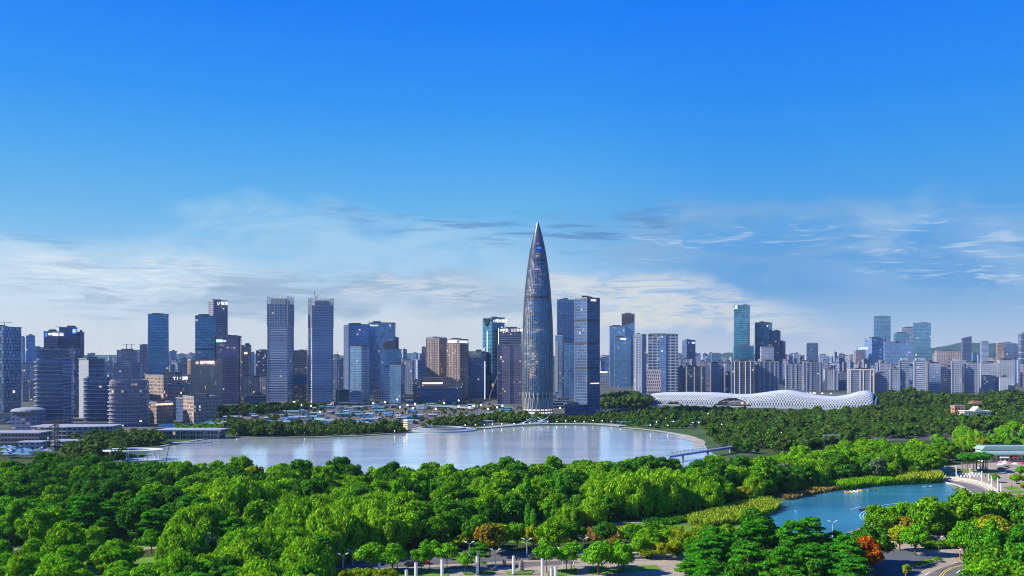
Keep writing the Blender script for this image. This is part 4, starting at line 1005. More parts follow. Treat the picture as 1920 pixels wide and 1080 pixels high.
LM = dict(
 broad=leaf_mat('leaf_green', (.050, .20, .006), (.20, .42, .008), (.32, .44, .012), .32, .6),
 dark=leaf_mat('leaf_dark', (.026, .12, .008), (.080, .24, .010), None, .26),
 willow=leaf_mat('willow_leaf', (.14, .34, .010), (.26, .46, .012), (.07, .23, .012), .34, .8),
 pine=leaf_mat('pine_needles', (.028, .18, .008), (.075, .29, .010), None, .22),
 bright=leaf_mat('young_leaf', (.075, .29, .008), (.19, .43, .010), None, .32),
 conifer=leaf_mat('feather_leaf', (.07, .30, .012), (.14, .38, .012), None, .35),
 yellow=leaf_mat('yellow_leaf', (.22, .34, .010), (.34, .38, .012), (.28, .16, .02), .4, .9),
 rust=leaf_mat('rust_leaf', (.16, .18, .012), (.26, .20, .02), (.40, .12, .02), .35, .9),
 orange=leaf_mat('orange_leaf', (.42, .09, .008), (.55, .16, .01), (.12, .14, .01), .4, .6),
 olive=leaf_mat('olive_leaf', (.038, .085, .014), (.085, .15, .020), (.12, .13, .03), .25, .5),
 wood=leaf_mat('wood_leaf', (.035, .11, .014), (.075, .18, .018), (.10, .12, .03), .3, .5),
 grey=leaf_mat('grey_leaf', (.09, .16, .07), (.17, .26, .11), None, .35),
 reed=leaf_mat('reed_leaf', (.20, .32, .02), (.36, .42, .035), (.34, .26, .05), .4, .8),
 reedb=leaf_mat('dry_reed', (.26, .15, .04), (.34, .24, .07), (.14, .17, .03), .35, .7),
)
M_bark = mat('bark', (.09, .065, .045), .9, var=.2, vs=2); M_pbark = mat('pine_bark', (.16, .09, .06), .9, var=.2, vs=2); M_gbark = mat('pale_bark', (.20, .17, .13), .9)
PROTO = {}
def proto(kind, variants, fn): PROTO[kind] = [fn(random.Random(sum(map(ord, kind))+i*17), np.random.default_rng(sum(map(ord, kind))+i)) for i in range(variants)]
def mk(tr, lv, lm, tm, kd):
    me = tr.mesh('trunk'); me.materials.append(tm); ce = np_mesh('crown', *lv); ce.materials.append(lm); return me, ce
def p_broad(lm, R=5.6, Hh=8.2, z0=2.2, k=38, lr=1.6, n=5600, size=.60, tm=None, sp=.5):
    def f(r, g): 
        R_ = R*r.uniform(.78, 1.12); H_ = Hh*r.uniform(.78, 1.3); lob = dome_lobes(r, R_, z0, H_, k, lr)
        return mk(trunk_mb(r, z0+H_*.4, .34, R_), leaves(g, lob, n, size, 1.3, sp, up=.15), LM[lm], tm or M_bark, 0)
    return f
def p_willow(r, g):
    lob = []; R, Hh = 7.2, 11.0
    for i in range(46):
        a = r.uniform(0, 2*math.pi); q = math.sqrt(r.random()); x = R*q*math.cos(a); y = R*q*math.sin(a); zt = 3+Hh*.86*math.sqrt(max(.05, 1-q*q*.85)); lob.append((x, y, zt-1.6, r.uniform(1.1, 1.9), r.uniform(1.8, 3.0)))
    for i in range(16):
        a = 2*math.pi*i/16+r.uniform(-.1, .1); lob.append((R*.95*math.cos(a), R*.95*math.sin(a), r.uniform(3, 4.8), 1.2, 2.6))
    lob.append((0, 0, 5, R*.7, 4))
    return mk(trunk_mb(r, 6, .5, R, 6), leaves(g, lob, 11000, .38, 2.8, .6, droop=1.0), LM['willow'], M_bark, 0)
def p_pine(r, g):
    lob = []; Hh = r.uniform(9.5, 12.5); top = (r.uniform(-1, 1), r.uniform(-1, 1))
    for i in range(24):
        t = (i/23)**.8; z = 4.0+(Hh-4.0)*t; R = (1-t)**.38*4.9+.4; a = i*2.4+r.uniform(-.5, .5); q = R*r.uniform(.45, 1)
        lob.append((top[0]*t+q*math.cos(a), top[1]*t+q*math.sin(a), z+r.uniform(-.3, .3), r.uniform(1.2, 2.1)*(1.1-.35*t), r.uniform(.26, .42)))
    tr = MB(); p0 = (0, 0, -.3)
    for i in range(1, 6):
        p1 = (top[0]*i/5+r.uniform(-.2, .2), top[1]*i/5+r.uniform(-.2, .2), Hh*.93*i/5); tr.bar(p0, p1, .34-.05*(i-1), 6, .34-.05*i); p0 = p1
    for l in lob[::2]: tr.bar((top[0]*.5, top[1]*.5, l[2]-.8), (l[0], l[1], l[2]-.1), .1, 4, .05)
    return mk(tr, leaves(g, lob, 4600, .42, 1.8, .45, up=.7, core=.7), LM['pine'], M_pbark, 0)
def p_cone(lm, R=3.6, Hh=15, n=5200):
    def f(r, g):
        lob = []
        for i in range(44):
            t = i/43; z = 1.6+(Hh-2)*t; rad = R*(1-t)**.85*r.uniform(.6, 1); a = i*2.4; lob.append((rad*math.cos(a)*.8, rad*math.sin(a)*.8, z, .6+R*.28*(1-t), .75))
        for i in range(7): lob.append((0, 0, 2+i*Hh*.12, R*.55*(1-i/8), Hh*.09))
        tr = MB(); tr.bar((0, 0, -.3), (0, 0, Hh*.95), .32, 6, .05)
        return mk(tr, leaves(g, lob, n, .42, 1.5, .5), LM[lm], M_bark, 0)
    return f
def p_column(r, g):
    lob = []; Hh = r.uniform(8, 10)
    for i in range(26):
        t = i/25; rad = 1.2*math.sin(math.pi*min(1, .15+t*.8)); a = i*2.4; lob.append((rad*.6*math.cos(a), rad*.6*math.sin(a), 1+(Hh-1.6)*t, .75, .95))
    tr = MB(); tr.bar((0, 0, -.3), (0, 0, Hh*.9), .18, 5, .05)
    return mk(tr, leaves(g, lob, 2400, .36, 1.5, .5), LM['conifer'], M_bark, 0)
def p_tall_pine(r, g):
    lob = dome_lobes(r, 3.6, 7.2, 3.6, 22, 1.3, .45)
    tr = MB(); tr.bar((0, 0, -.3), (r.uniform(-.5, .5), 0, 8), .3, 7, .22)
    for i in range(5): a = i*1.3; tr.bar((0, 0, 7.5), (2.2*math.cos(a), 2.2*math.sin(a), 9.2), .14, 4, .06)
    return mk(tr, leaves(g, lob, 2600, .42, 1.7, .5, up=.4), LM['pine'], M_gbark, 0)
def p_young(r, g):
    lob = dome_lobes(r, 2.7, 2.6, 4.3, 18, 1.0)
    return mk(trunk_mb(r, 3.8, .14, 2.4, 4), leaves(g, lob, 2600, .36, 1.3, .5, up=.1), LM['bright'], M_bark, 0)
def p_bush(lm):
    def f(r, g):
        lob = dome_lobes(r, 2.2, 0.1, 2.6, 14, .8); return mk(trunk_mb(r, 1.0, .12, 1.2, 3), leaves(g, lob, 1500, .32, 1.3, .5), LM[lm], M_bark, 0)
    return f
proto('broad', 6, p_broad('broad')); proto('dark', 5, p_broad('dark', R=5.8, Hh=8.8, k=38)); proto('willow', 3, p_willow); proto('pine', 4, p_pine)
proto('bright', 3, p_broad('bright', R=4.6, Hh=6.8, lr=1.35, k=36, n=4600, size=.45)); proto('cone', 2, p_cone('conifer')); proto('poplar', 2, p_column)
proto('yellow', 2, p_broad('yellow', R=4.6, Hh=6.4, lr=1.4)); proto('rust', 2, p_broad('rust', R=4.2, Hh=6.0, lr=1.2)); proto('tallpine', 3, p_tall_pine); proto('young', 3, p_young)
proto('orange', 1, p_broad('orange', R=4.6, Hh=6.5, lr=1.2, n=4200)); proto('bush', 2, p_bush('broad')); proto('grey', 1, p_broad('grey', R=3.8, Hh=8.5, lr=1.1, k=30, n=3400)); proto('ybush', 2, p_bush('yellow'))
TNAME = dict(broad='broadleaf_tree', dark='dense_tree', willow='willow_tree', pine='pine_tree', bright='leafy_tree', cone='conifer_tree', poplar='poplar_tree', yellow='golden_tree', rust='reddish_tree', tallpine='umbrella_pine', young='young_tree', orange='orange_tree', bush='bush', grey='silver_tree', ybush='golden_bush')
TCAT = dict(TNAME); TCAT = {k: v.replace('_', ' ') for k, v in TNAME.items()}; TCAT['orange'] = 'maple tree'; TNAME['orange'] = 'maple_tree'
rt = random.Random(11); N_TREES = {}
def tree(kind, x, y, sc=1.0, label=None, group=None, sz=1.0, rot=None):
    tm, cm_ = rt.choice(PROTO[kind]); root = thing(TNAME[kind], (x, y, 0), label, TCAT[kind], group)
    root.rotation_euler.z = rt.uniform(0, 6.28) if rot is None else rot; root.scale = (sc, sc, sc*sz)
    for nm, me in (('trunk', tm), ('crown', cm_)):
        o = bpy.data.objects.new(nm, me); C.objects.link(o); o.parent = root
    N_TREES[kind] = N_TREES.get(kind, 0)+1; return root

def far_wood(label, region, step, sc, kinds, name='woodland', keep=lambda X, Y: True, seed=1, dens=1.0, nleaf=260):
    """a wood across the water that reads as one mass: one object"""
    g = np.random.default_rng(seed); r = random.Random(seed); vs = []; fs = []; base = 0
    pg = [G(X, Y)[:2] for X, Y in region]; xs = [p[0] for p in pg]; ys = [p[1] for p in pg]
    var = []
    for i in range(5):
        lob = dome_lobes(r, 3.6, .6, 6.4*r.uniform(.8, 1.2), 12, 1.5); var.append(leaves(g, lob, nleaf, 1.15, 1.2, .5, up=.2, core=.85))
    y = min(ys)
    while y < max(ys):
        x = min(xs)
        while x < max(xs):
            px, py = x+r.uniform(-.5, .5)*step, y+r.uniform(-.5, .5)*step; x += step
            if not inside((px, py), pg) or r.random() > dens: continue
            if math.sin(px*.031+seed)*math.sin(py*.023+px*.011) > .86: continue
            if not keep(960+F*px/py, HY+H*F/py): continue
            v, f = r.choice(var); a = r.uniform(0, 6.28); s = sc*r.uniform(.5, 1.45); c_, s_ = math.cos(a)*s, math.sin(a)*s
            M = np.array([[c_, -s_, 0], [s_, c_, 0], [0, 0, s*r.uniform(.85, 1.1)]]); M *= 1+.32*math.sin(px*.045+1.3*math.sin(py*.03))*math.cos(py*.028+seed); vs.append(v@M.T+np.array([px, py, 0])); fs.append(np.array([list(q)+[-1]*(4-len(q)) for q in f])+0); fs[-1][fs[-1] >= 0] += base; base += len(v)
        y += step*.87
    V = np.concatenate(vs); Fc = np.concatenate(fs); me = bpy.data.meshes.new(name)
    quad = Fc[:, 3] >= 0; nl = np.where(quad, 4, 3); st = np.concatenate([[0], np.cumsum(nl)[:-1]])
    flat = Fc[Fc >= 0]
    me.vertices.add(len(V)); me.vertices.foreach_set('co', V.astype(np.float32).ravel()); me.loops.add(len(flat)); me.loops.foreach_set('vertex_index', flat.astype(np.int32))
    me.polygons.add(len(Fc)); me.polygons.foreach_set('loop_start', st.astype(np.int32)); me.update(calc_edges=True)
    single(name, me, kinds, label, None, None, 'stuff')

# woods and thickets of the far bank
WOODR = [(1316, 802), (1340, 788), (1420, 780), (1560, 776), (1700, 775), (1930, 772), (2000, 790), (1900, 812), (1700, 822), (1560, 838), (1440, 852), (1370, 850), (1345, 835), (1330, 818)]
far_wood('lighter green trees mixed into the dark wood of the right bank', WOODR, 9, .74, LM['wood'], keep=lambda X, Y: D(Y) > DM(X)+6, seed=33, dens=.6)
far_wood('dark mixed wood covering the right bank below the arena', [(1316, 802), (1340, 788), (1420, 780), (1560, 776), (1700, 775), (1930, 772), (2000, 790), (1900, 812), (1700, 822), (1560, 838), (1440, 852), (1370, 850), (1345, 835), (1330, 818)], 6.4, .8, LM['olive'], keep=lambda X, Y: D(Y) > DM(X)+6, seed=3, dens=.85)
far_wood('low trees along the foot of the arena', [(1216, 769), (1350, 770), (1460, 774), (1460, 779), (1350, 777), (1216, 777)], 5, .55, LM['wood'], seed=35)
far_wood('scattered shrubs between the sheds of the building site', SITE, 9, .38, LM['olive'], seed=34, dens=.35)
far_wood('strip of trees along the far lake shore left of the round stage', [(420, 812), (430, 800), (560, 804), (760, 806), (760, 812), (700, 815), (560, 819), (440, 819)], 5.2, .78, LM['olive'], seed=4, keep=lambda X, Y: True)
far_wood('strip of trees along the far shore right of the round stage', [(800, 798), (850, 793), (920, 789), (985, 786), (1000, 791), (940, 797), (880, 801), (820, 801)], 5.0, .72, LM['olive'], seed=5)
far_wood('dark trees at the foot of the pointed tower and hotel tower', [(1000, 787), (1130, 786), (1240, 786), (1240, 796), (1130, 794), (1000, 794)], 5.0, .7, LM['olive'], seed=6)
far_wood('patchy shrubs and young trees on the right bank in front of the arena', [(1120, 778), (1300, 776), (1450, 782), (1400, 790), (1340, 800), (1250, 808), (1180, 800), (1120, 790)], 6.5, .62, LM['wood'], seed=7, dens=.62)
far_wood('dark woods between the striped tower and the arena', [(1125, 752), (1190, 748), (1215, 752), (1215, 768), (1125, 772)], 8, 1.15, LM['olive'], seed=8)
far_wood('dark woods right of the arena below the apartment row', [(1645, 752), (1760, 748), (1930, 750), (1960, 775), (1780, 782), (1655, 772)], 8, 1.2, LM['olive'], seed=9, dens=.85)
far_wood('trees at the left end of the lake below the terraced offices', [(120, 868), (130, 836), (210, 822), (290, 812), (320, 820), (300, 836), (285, 850), (250, 868)], 5.6, .85, LM['olive'], seed=10, dens=.8, keep=lambda X, Y: not (228 < X < 300 and 838 < Y < 868))
far_wood('trees around the foot of the twin towers and building site', [(405, 786), (420, 770), (560, 762), (620, 764), (560, 772), (480, 780)], 7, .8, LM['olive'], seed=12, dens=.6)
far_wood('low shrubs along the top of the left bank', [(300, 812), (420, 790), (430, 800), (420, 816), (330, 822)], 5, .5, LM['broad'], seed=13, dens=.5)

# ================================================================== FAR BANK: SITE, BUILDINGS BY THE WATER, LAMPS
rb = random.Random(21)
ROOFM = [mat('roof_blue', (.04, .16, .34), .5, var=.2, vs=.3), mat('roof_cyan', (.10, .28, .34), .5, var=.2, vs=.3), mat('roof_pale', (.26, .32, .40), .6, var=.2, vs=.3), mat('roof_grey', (.22, .24, .28), .6, var=.2, vs=.3)]
RNAME = ['blue', 'turquoise', 'pale', 'grey']
M_shedw = mat('shed_wall', (.22, .23, .26), .7, var=.15)
site_pg = [(395, 806), (380, 792), (440, 778), (560, 768), (700, 760), (880, 756), (970, 770), (960, 782), (880, 792), (790, 795), (700, 798), (560, 800)]
cnt = 0
while cnt < 115:
    X = rb.uniform(380, 975); Y = rb.uniform(757, 800)
    if not inside((X, Y), site_pg): continue
    cnt += 1; x, y, _ = G(X, Y); k = rb.choice([0, 0, 1, 2, 2, 3]); L = rb.uniform(3, 13); Wd = rb.uniform(2.4, 5); h = rb.uniform(1.5, 3.4); a = rb.uniform(-.35, .35)
    root = thing('site_shed', (x, y, 0), f'low {RNAME[k]}-roofed shed on the building site behind the lake', 'shed', f'{RNAME[k]}-roofed sheds on the building site')
    mb = MB(); mb.box(-L/2, L/2, -Wd/2, Wd/2, 0, h); me = mb.mesh('wall'); me.materials.append(M_shedw); o = bpy.data.objects.new('wall', me); C.objects.link(o); o.parent = root
    mb = MB(); e = .4
    for s in (-1, 1): mb.face([(-L/2-e, s*(Wd/2+e), h), (L/2+e, s*(Wd/2+e), h), (L/2+e, 0, h+1.1), (-L/2-e, 0, h+1.1)])
    mb.face([(-L/2-e, -Wd/2-e, h-.02), (L/2+e, -Wd/2-e, h-.02), (L/2+e, Wd/2+e, h-.02), (-L/2-e, Wd/2+e, h-.02)])
    for s in (-1, 1): mb.face([(s*L/2, -Wd/2, h), (s*L/2, Wd/2, h), (s*L/2, 0, h+1.05)])
    me = mb.mesh('roof'); me.materials.append(ROOFM[k]); o = bpy.data.objects.new('roof', me); C.objects.link(o); o.parent = root; root.rotation_euler.z = a
# curving elevated walkway over the site
for pts, lab in (([(640, 772), (700, 766), (780, 765), (850, 768), (890, 771)], 'long curving concrete viaduct under construction across the building site'),
                 ([(840, 788), (900, 783), (930, 778), (960, 782), (1000, 790)], 'turquoise-railed walkway descending to the lake beside the pointed tower')):
    pp = [G(X, Y) for X, Y in curve_pts(pts, 6, False)]; root = thing('elevated_walkway', pp[0], lab, 'walkway')
    part('deck', ribbon(pp, 5, 2.6, 3.4), M_slab, root); mb = MB()
    for s in (-2.4, 2.4):
        for a, b in zip(pp, pp[1:]): mb.bar((a[0], a[1]+s, 4.3), (b[0], b[1]+s, 4.3), .18)
    part('railing', mb, ROOFM[1], root)
    for p in pp[::3]: mb = MB(); mb.bar((p[0], p[1], 0), (p[0], p[1], 2.7), .5, 8); part('pier', mb, M_conc, root)
def tower_crane(X, Y, h, jib, ang, label, m):
    x, y, _ = G(X, Y); root = thing('tower_crane', (x, y, 0), label, 'crane'); mb = MB()
    for dx in (-.45, .45):
        for dy in (-.45, .45): mb.bar((x+dx, y+dy, 0), (x+dx, y+dy, h), .13)
    z = 0
    while z < h-1: mb.bar((x-.45, y-.45, z), (x+.45, y-.45, z+1.4), .09); mb.bar((x+.45, y-.45, z+1.4), (x-.45, y-.45, z+2.8), .09); z += 2.8
    part('mast', mb, m, root); c, s = math.cos(ang), math.sin(ang)
    mb = MB(); mb.bar((x-c*jib*.3, y, h), (x+c*jib, y, h+s*jib), .22); mb.bar((x, y, h), (x, y, h+2.5), .25, 4, .1); mb.bar((x, y, h+2.5), (x+c*jib*.7, y, h+s*jib*.7), .07); part('jib', mb, m, root)
    mb = MB(); mb.box(x-c*jib*.3-1, x-c*jib*.3+1, y-.6, y+.6, h-1.4, h-.1); part('counterweight', mb, M_conc, root)
    mb = MB(); mb.box(x+.5, x+1.6, y-.6, y+.6, h-1.6, h-.2); part('cab', mb, M_slab, root)
M_rust = mat('rust_steel', (.20, .11, .06), .7); M_bluem = mat('blue_steel', (.03, .22, .42), .5)
for X, Y, h, j, a, lb, m in ((563, 786, 22, 12, 0, 'rust-brown crane left of the pale site cabin', M_rust), (580, 789, 20, 9, .6, 'second rust-brown crane beside the pale site cabin', M_rust), (458, 775, 18, 8, .2, 'thin crane by the trees left of the twin towers', M_rust),
                             (829, 785, 17, 9, .3, 'rust-brown crane behind the round stage', M_rust), (801, 790, 15, 7, 0, 'short rust-brown crane left of the round stage', M_rust), (640, 790, 11, 6, .9, 'turquoise crane in the middle of the building site', M_bluem),
                             (705, 782, 13, 6, 0, 'blue crane right of the turquoise one', M_bluem), (545, 764, 17, 10, .9, 'grey crane with raised jib between the twin towers', M_steel), (634, 760, 20, 12, .8, 'crane leaning over the green-netted block', M_steel), (1128, 764, 9, 4, .2, 'small crane beside the low box with lit columns', M_steel)):
    tower_crane(X, Y, h, j, a, lb, m)
mb = MB(); x, y, _ = G(571, 785); root = thing('site_cabin', (x, y, 0), 'upright pale green site cabin between two rust-brown cranes', 'cabin'); mb.box(x-3.2, x+3.2, y-2, y+2, 0, 7.5); part('wall', mb, mat('pale_green', (.30, .42, .40), .7), root)
mb = MB(); mb.box(x-3.6, x+3.6, y-2.4, y+2.4, 7.5, 8); part('roof', mb, M_slab, root); mb = MB(); mb.box(x-1.8, x+.2, y-2.15, y-2.0, 2, 5); part('window', mb, M_dark, root)

# bright site lamps and small shore lamps (they are lit in the photograph)
M_lamp = mat('lamp_glow', (1, .9, .7), .4, emit=(1, .93, .72), es=2.6)
def lamp_proto(name, h, r, label, cat, group):
    root = thing(name, (0, 0, 0), label, cat, group); mb = MB(); mb.bar((0, 0, 0), (0, 0, h), .09, 5); part('pole', mb, M_steel, root); mb = MB(); mb.ball((0, 0, h), r, 6, 4); part('lamp_head', mb, M_lamp, root); return root
site_l = lamp_proto('floodlight_mast', 8, .85, 'bright floodlight mast on the building site', 'floodlight', 'floodlights on the building site')
shore_l = lamp_proto('shore_lamp', 2.6, .36, 'small glowing lamp along the far lake shore', 'street lamp', 'small lamps along the far shore')
wood_l = lamp_proto('path_lamp', 4.2, .40, 'small glowing lamp among the trees of the right bank', 'street lamp', 'lamps among the right-bank trees')
def place(pr, pts):
    for i, (X, Y) in enumerate(pts):
        o = pr if i == 0 else copy_tree(pr); o.location = G(X, Y)
place(site_l, [(750, 779), (778, 772), (774, 781), (833, 770), (860, 777), (880, 779), (888, 776), (902, 774), (915, 782), (932, 779), (565, 774), (583, 776), (480, 776), (600, 789), (552, 767), (700, 770), (722, 768), (817, 782), (764, 774), (942, 776), (1050, 780), (860, 764), (745, 762)])
sl = [(445+i*15.5+rb.uniform(-3, 3), 818.5-i*.32+rb.uniform(-4, 1)) for i in range(20)]+[(870+i*18+rb.uniform(-4, 4), 803-i*.6) for i in range(8)]+[(1010+i*17, 796+rb.uniform(-2, 1)) for i in range(14)]+[(420+rb.uniform(0, 330), rb.uniform(803, 815)) for i in range(16)]
place(shore_l, sl)
place(wood_l, [(1250+rb.uniform(-60, 170), rb.uniform(779, 808)) for i in range(26)]+[(1660, 800), (1725, 808), (1486, 806), (1400, 812), (1465, 822), (1845, 772), (1880, 766), (1905, 757)])

# round stage on the far shore
def ring_disc(cx, cy, rx, ry, z0, z1, n=48, inner=None):
    mb = MB(); o = [(cx+rx*math.cos(2*math.pi*k/n), cy+ry*math.sin(2*math.pi*k/n)) for k in range(n)]
    if inner is None: mb.prism(o, z0, z1)
    else:
        i_ = [(cx+rx*inner*math.cos(2*math.pi*k/n), cy+ry*inner*math.sin(2*math.pi*k/n)) for k in range(n)]
        for k in range(n): j = (k+1) % n; mb.prism([o[k], o[j], i_[j], i_[k]], z0, z1)
    return mb
x, y, _ = G(832, 807); root = thing('round_stage', (x, y, 0), 'round white stage with a grass middle jutting into the lake', 'stage')
part('base_ring', ring_disc(x, y, 26, 24, 0, 1.2), M_slab, root); part('upper_ring', ring_disc(x-2, y+4, 19, 15, 1.2, 2.2, inner=.86), MATS['promenade_stone'], root); part('steps', ring_disc(x, y+2, 23, 19, 1.2, 1.6, inner=.9), M_conc, root); part('lawn', ring_disc(x-2, y+4, 13, 9, 1.2, 1.5), GM_bank, root)
mb = MB()
for k in range(40): a = math.pi+math.pi*k/39; mb.bar((x+25.5*math.cos(a), y+23.5*math.sin(a), 1.2), (x+25.5*math.cos(a), y+23.5*math.sin(a), 2.3), .12)
part('railing', mb, M_slab, root)
x, y, _ = G(760, 808); root = thing('lit_signal_tower', (x, y, 0), 'short tower of lit rings beside the round stage', 'tower')
mb = MB(); mb.bar((x, y, 0), (x, y, 8.5), .8, 8); part('shaft', mb, M_conc, root)
for k in range(5): mb = MB(); mb.bar((x, y, 1.2+k*1.7), (x, y, 1.9+k*1.7), 1.7, 10); part('lit_ring', mb, M_warm, root)
x, y, _ = G(914, 797); root = thing('kiosk', (x, y, 0), 'small white flat-roofed kiosk with blue side on the far shore', 'kiosk')
mb = MB(); mb.box(x-4, x+5, y-2, y+2, 3.2, 4); mb.box(x+3.8, x+4.8, y-2, y+2, 0, 3.2); mb.box(x-.6, x+.6, y-2, y+2, 0, 3.2); part('frame', mb, M_slab, root); mb = MB(); mb.box(x-6, x-1, y-2, y+2, 0, 2.6); part('blue_side', mb, ROOFM[0], root)
# white lit sculpture
x, y, _ = G(1003, 797); root = thing('white_sculpture', (x, y, 0), 'white criss-crossing sculpture on the promenade below the pointed tower', 'sculpture'); mb = MB(); rs = random.Random(2)
for k in range(14): a = rs.uniform(0, 3.1); c = rs.uniform(-9, 9); mb.bar((x+c-5*math.cos(a), y-rs.uniform(-3, 3), rs.uniform(.7, 2)), (x+c+5*math.cos(a), y, rs.uniform(3, 7)), .35)
part('frame', mb, mat('white_frame', (.75, .78, .85), .5), root)
# flat-roofed visitor building by the left end of the lake
x, y, _ = G(357, 823); root = thing('lakeside_hall', (x, y, 0), 'low glass hall with long pale overhanging roof by the left end of the lake', 'building')
rf = lambda z0, z1, e: MB().prism([(x-21-e, y-5-e), (x+20+e, y-1-e), (x+22+e, y+9+e), (x-18-e, y+11+e)], z0, z1)
part('glass_wall', rf(0, 6.0, 0), facade('hall_glass', (.3, .3, .32), (.05, .06, .08), 2.4, 3.0, .1, .14, .12, .3), root); part('roof', rf(6.0, 6.9, 2.2), M_slab, root); part('floor_slab', rf(3, 3.4, 1.2), M_slab, root)
mb = MB()
for k in range(9): mb.bar((x-21+k*5.2, y-6.2+k*.5, 0), (x-21+k*5.2, y-6.2+k*.5, 6), .22)
part('columns', mb, M_slab, root)
mb = MB(); a = G(322, 833); mb.prism([(a[0], a[1]), (a[0]+24, a[1]+6), (a[0]+24, a[1]+9), (a[0]-1, a[1]+4)], .2, .9); single('jetty', mb, M_slab, 'pale jetty in front of the lakeside hall', 'jetty')
# white ring pavilion
x, y, _ = G(262, 864); y = 505; x = P(262, y); root = thing('ring_pavilion', (x, y, 0), 'white ring-roofed pavilion on slim columns above the park trees', 'pavilion')
part('ring_roof', ring_disc(x-4, y, 17, 9, 5.4, 6.1, inner=.72), mat('white_roof', (.7, .72, .72), .5), root); mb = MB()
for k in range(16): a = 2*math.pi*k/16; mb.bar((x-4+15*math.cos(a), y+8*math.sin(a), 0), (x-4+15*math.cos(a), y+8*math.sin(a), 5.4), .22, 6)
part('columns', mb, MATS['white_roof'], root); part('floor', ring_disc(x-4, y, 17, 9, 0, .4), M_slab, root)
# rust crane mast near the left edge
x = P(106, 560); y = 560; root = thing('building_mast', (x, y, 0), 'brown lattice mast standing in front of the terraced offices', 'mast'); mb = MB()
for dx in (-1.1, 1.1):
    for dy in (-1.1, 1.1): mb.bar((x+dx, y+dy, 0), (x+dx*.8, y+dy*.8, 17), .28)
for k in range(8): mb.bar((x-1.1, y-1.1, k*2.1), (x+1.1, y-1.1, k*2.1+2), .2); mb.bar((x+1.1, y-1.1, k*2.1), (x-1.1, y-1.1, k*2.1+2), .2)
part('lattice', mb, mat('brown_steel', (.13, .11, .10), .8), root); mb = MB(); mb.bar((x-9, y, 17.5), (x+8, y, 19.5), .5); mb.bar((x-5, y, 14), (x+4, y, 18), .4); part('arms', mb, MATS['brown_steel'], root)
mb = MB(); a = (P(311, 440), 440); mb.bar((a[0]-1.2, a[1], 0), (a[0]+1.6, a[1], 15), .22, 6, .14); single('leaning_pole', mb, M_dark, 'thin dark pole leaning at the left tip of the lake', 'pole')
# terraces and shopping decks, left bank
def deck(label, X0, X1, Yb, h, n, m, dp=14, curve=0.0, name='terrace_building'):
    d = D(Yb); x0, x1 = P(X0, d), P(X1, d); root = thing(name, ((x0+x1)/2, d, 0), label, 'building')
    def out(e): return [(x0+(x1-x0)*k/8+(e if k == 8 else -e if k == 0 else 0), d-e+curve*math.sin(math.pi*k/8)) for k in range(9)]+[(x1+e, d+dp+e), (x0-e, d+dp+e)]
    mb = MB(); mb.prism(out(0), 0, h); part('wall', mb, m, root); mb = MB()
    for k in range(n): z = h*(k+1)/n; mb.prism(out(1.3), z-.3, z+.35)
    part('deck_slabs', mb, MATS['band_metal'], root); return root
deck('long low shopping deck with pale stacked terraces at the left picture edge', -30, 72, 838, 9, 3, FM['brown'], 16)
deck('sweeping terrace building below the tall banded office', 62, 208, 822, 8.5, 3, FM['pale2'], 18, -7)
deck('low terrace building with turquoise panels left of the lakeside trees', 100, 195, 842, 5.2, 2, FM['steel'], 8, -3)
deck('flat-roofed white building with dark openings by the blue market roofs', 35, 76, 846, 5.5, 1, FM['white'], 8)
x, y, _ = G(48, 806); root = thing('domed_hall', (x, y, 0), 'grey hall with a low rounded roof left of the tall banded office', 'building')
mb = MB(); mb.box(x-12, x+10, y, y+12, 0, 15); part('wall', mb, FM['duskb'], root); mb = MB(); mb.ball((x-1, y+6, 15), 13, 20, 8, .22); part('dome_roof', mb, M_conc, root)
bld('grey cube left of the domed hall', -10, 34, 782, 790, 'duskb', .0, name='office_block', cat='building'); bld('pale low office at the left edge above the shopping deck', -30, 22, 795, 760, 'dusk', .0, name='office_block', cat='building')
for k in range(26):
    X = rb.uniform(-20, 92); Y = rb.uniform(846, 862); 
    if X > 60: Y = min(Y, 853)
    x, y, _ = G(X, Y); kk = rb.choice([0, 0, 2, 1]); root = thing('market_tent', (x, y, 0), f'{RNAME[kk]} tent roof among the market stalls at the left edge', 'tent', f'{RNAME[kk]} market tents at the left edge')
    w = rb.uniform(2, 4); mb = MB(); mb.prism([(x-w, y-2), (x+w, y-2), (x+w, y+2), (x-w, y+2)], 2.4, 3.8, .25); part('canopy', mb, ROOFM[kk], root); mb = MB()
    for s in (-1, 1):
        for q in (-1, 1): mb.bar((x+s*w*.95, y+q*1.9, 0), (x+s*w*.95, y+q*1.9, 2.4), .08)
    part('posts', mb, M_steel, root)
# pale roofs of pavilions scattered on the right bank
for k in range(22):
    X = rb.uniform(1140, 1360); Y = rb.uniform(781, 806); x, y, _ = G(X, Y); root = thing('park_shelter', (x, y, 0), 'small pale-roofed shelter among the shrubs of the right bank', 'shelter', 'pale shelters on the right bank')
    w = rb.uniform(2.5, 6); mb = MB(); mb.box(x-w, x+w, y-1.6, y+1.6, 3.1, 3.5); part('roof', mb, rb.choice(ROOFM[1:3]), root); mb = MB()
    for s in (-1, 1): mb.bar((x+s*w*.9, y, 0), (x+s*w*.9, y, 3.1), .14)
    part('posts', mb, M_conc, root)
mb = MB(); a = G(1212, 767); mb.box(a[0]-9, a[0]+10, a[1]-2, a[1]+12, .2, .6); single('sports_court', mb, mat('court_green', (.05, .45, .08), .6), 'bright green sports court at the left end of the arena', 'court')
mb = MB(); a = G(1150, 772); mb.box(a[0]-14, a[0]+18, a[1]-2, a[1]+2, 2.5, 3.2); mb.box(a[0]-13, a[0]-12, a[1]-1, a[1]+1, 0, 2.5); mb.box(a[0]+16, a[0]+17, a[1]-1, a[1]+1, 0, 2.5); single('flat_canopy', mb, ROOFM[2], 'long pale blue canopy right of the hotel tower', 'canopy')
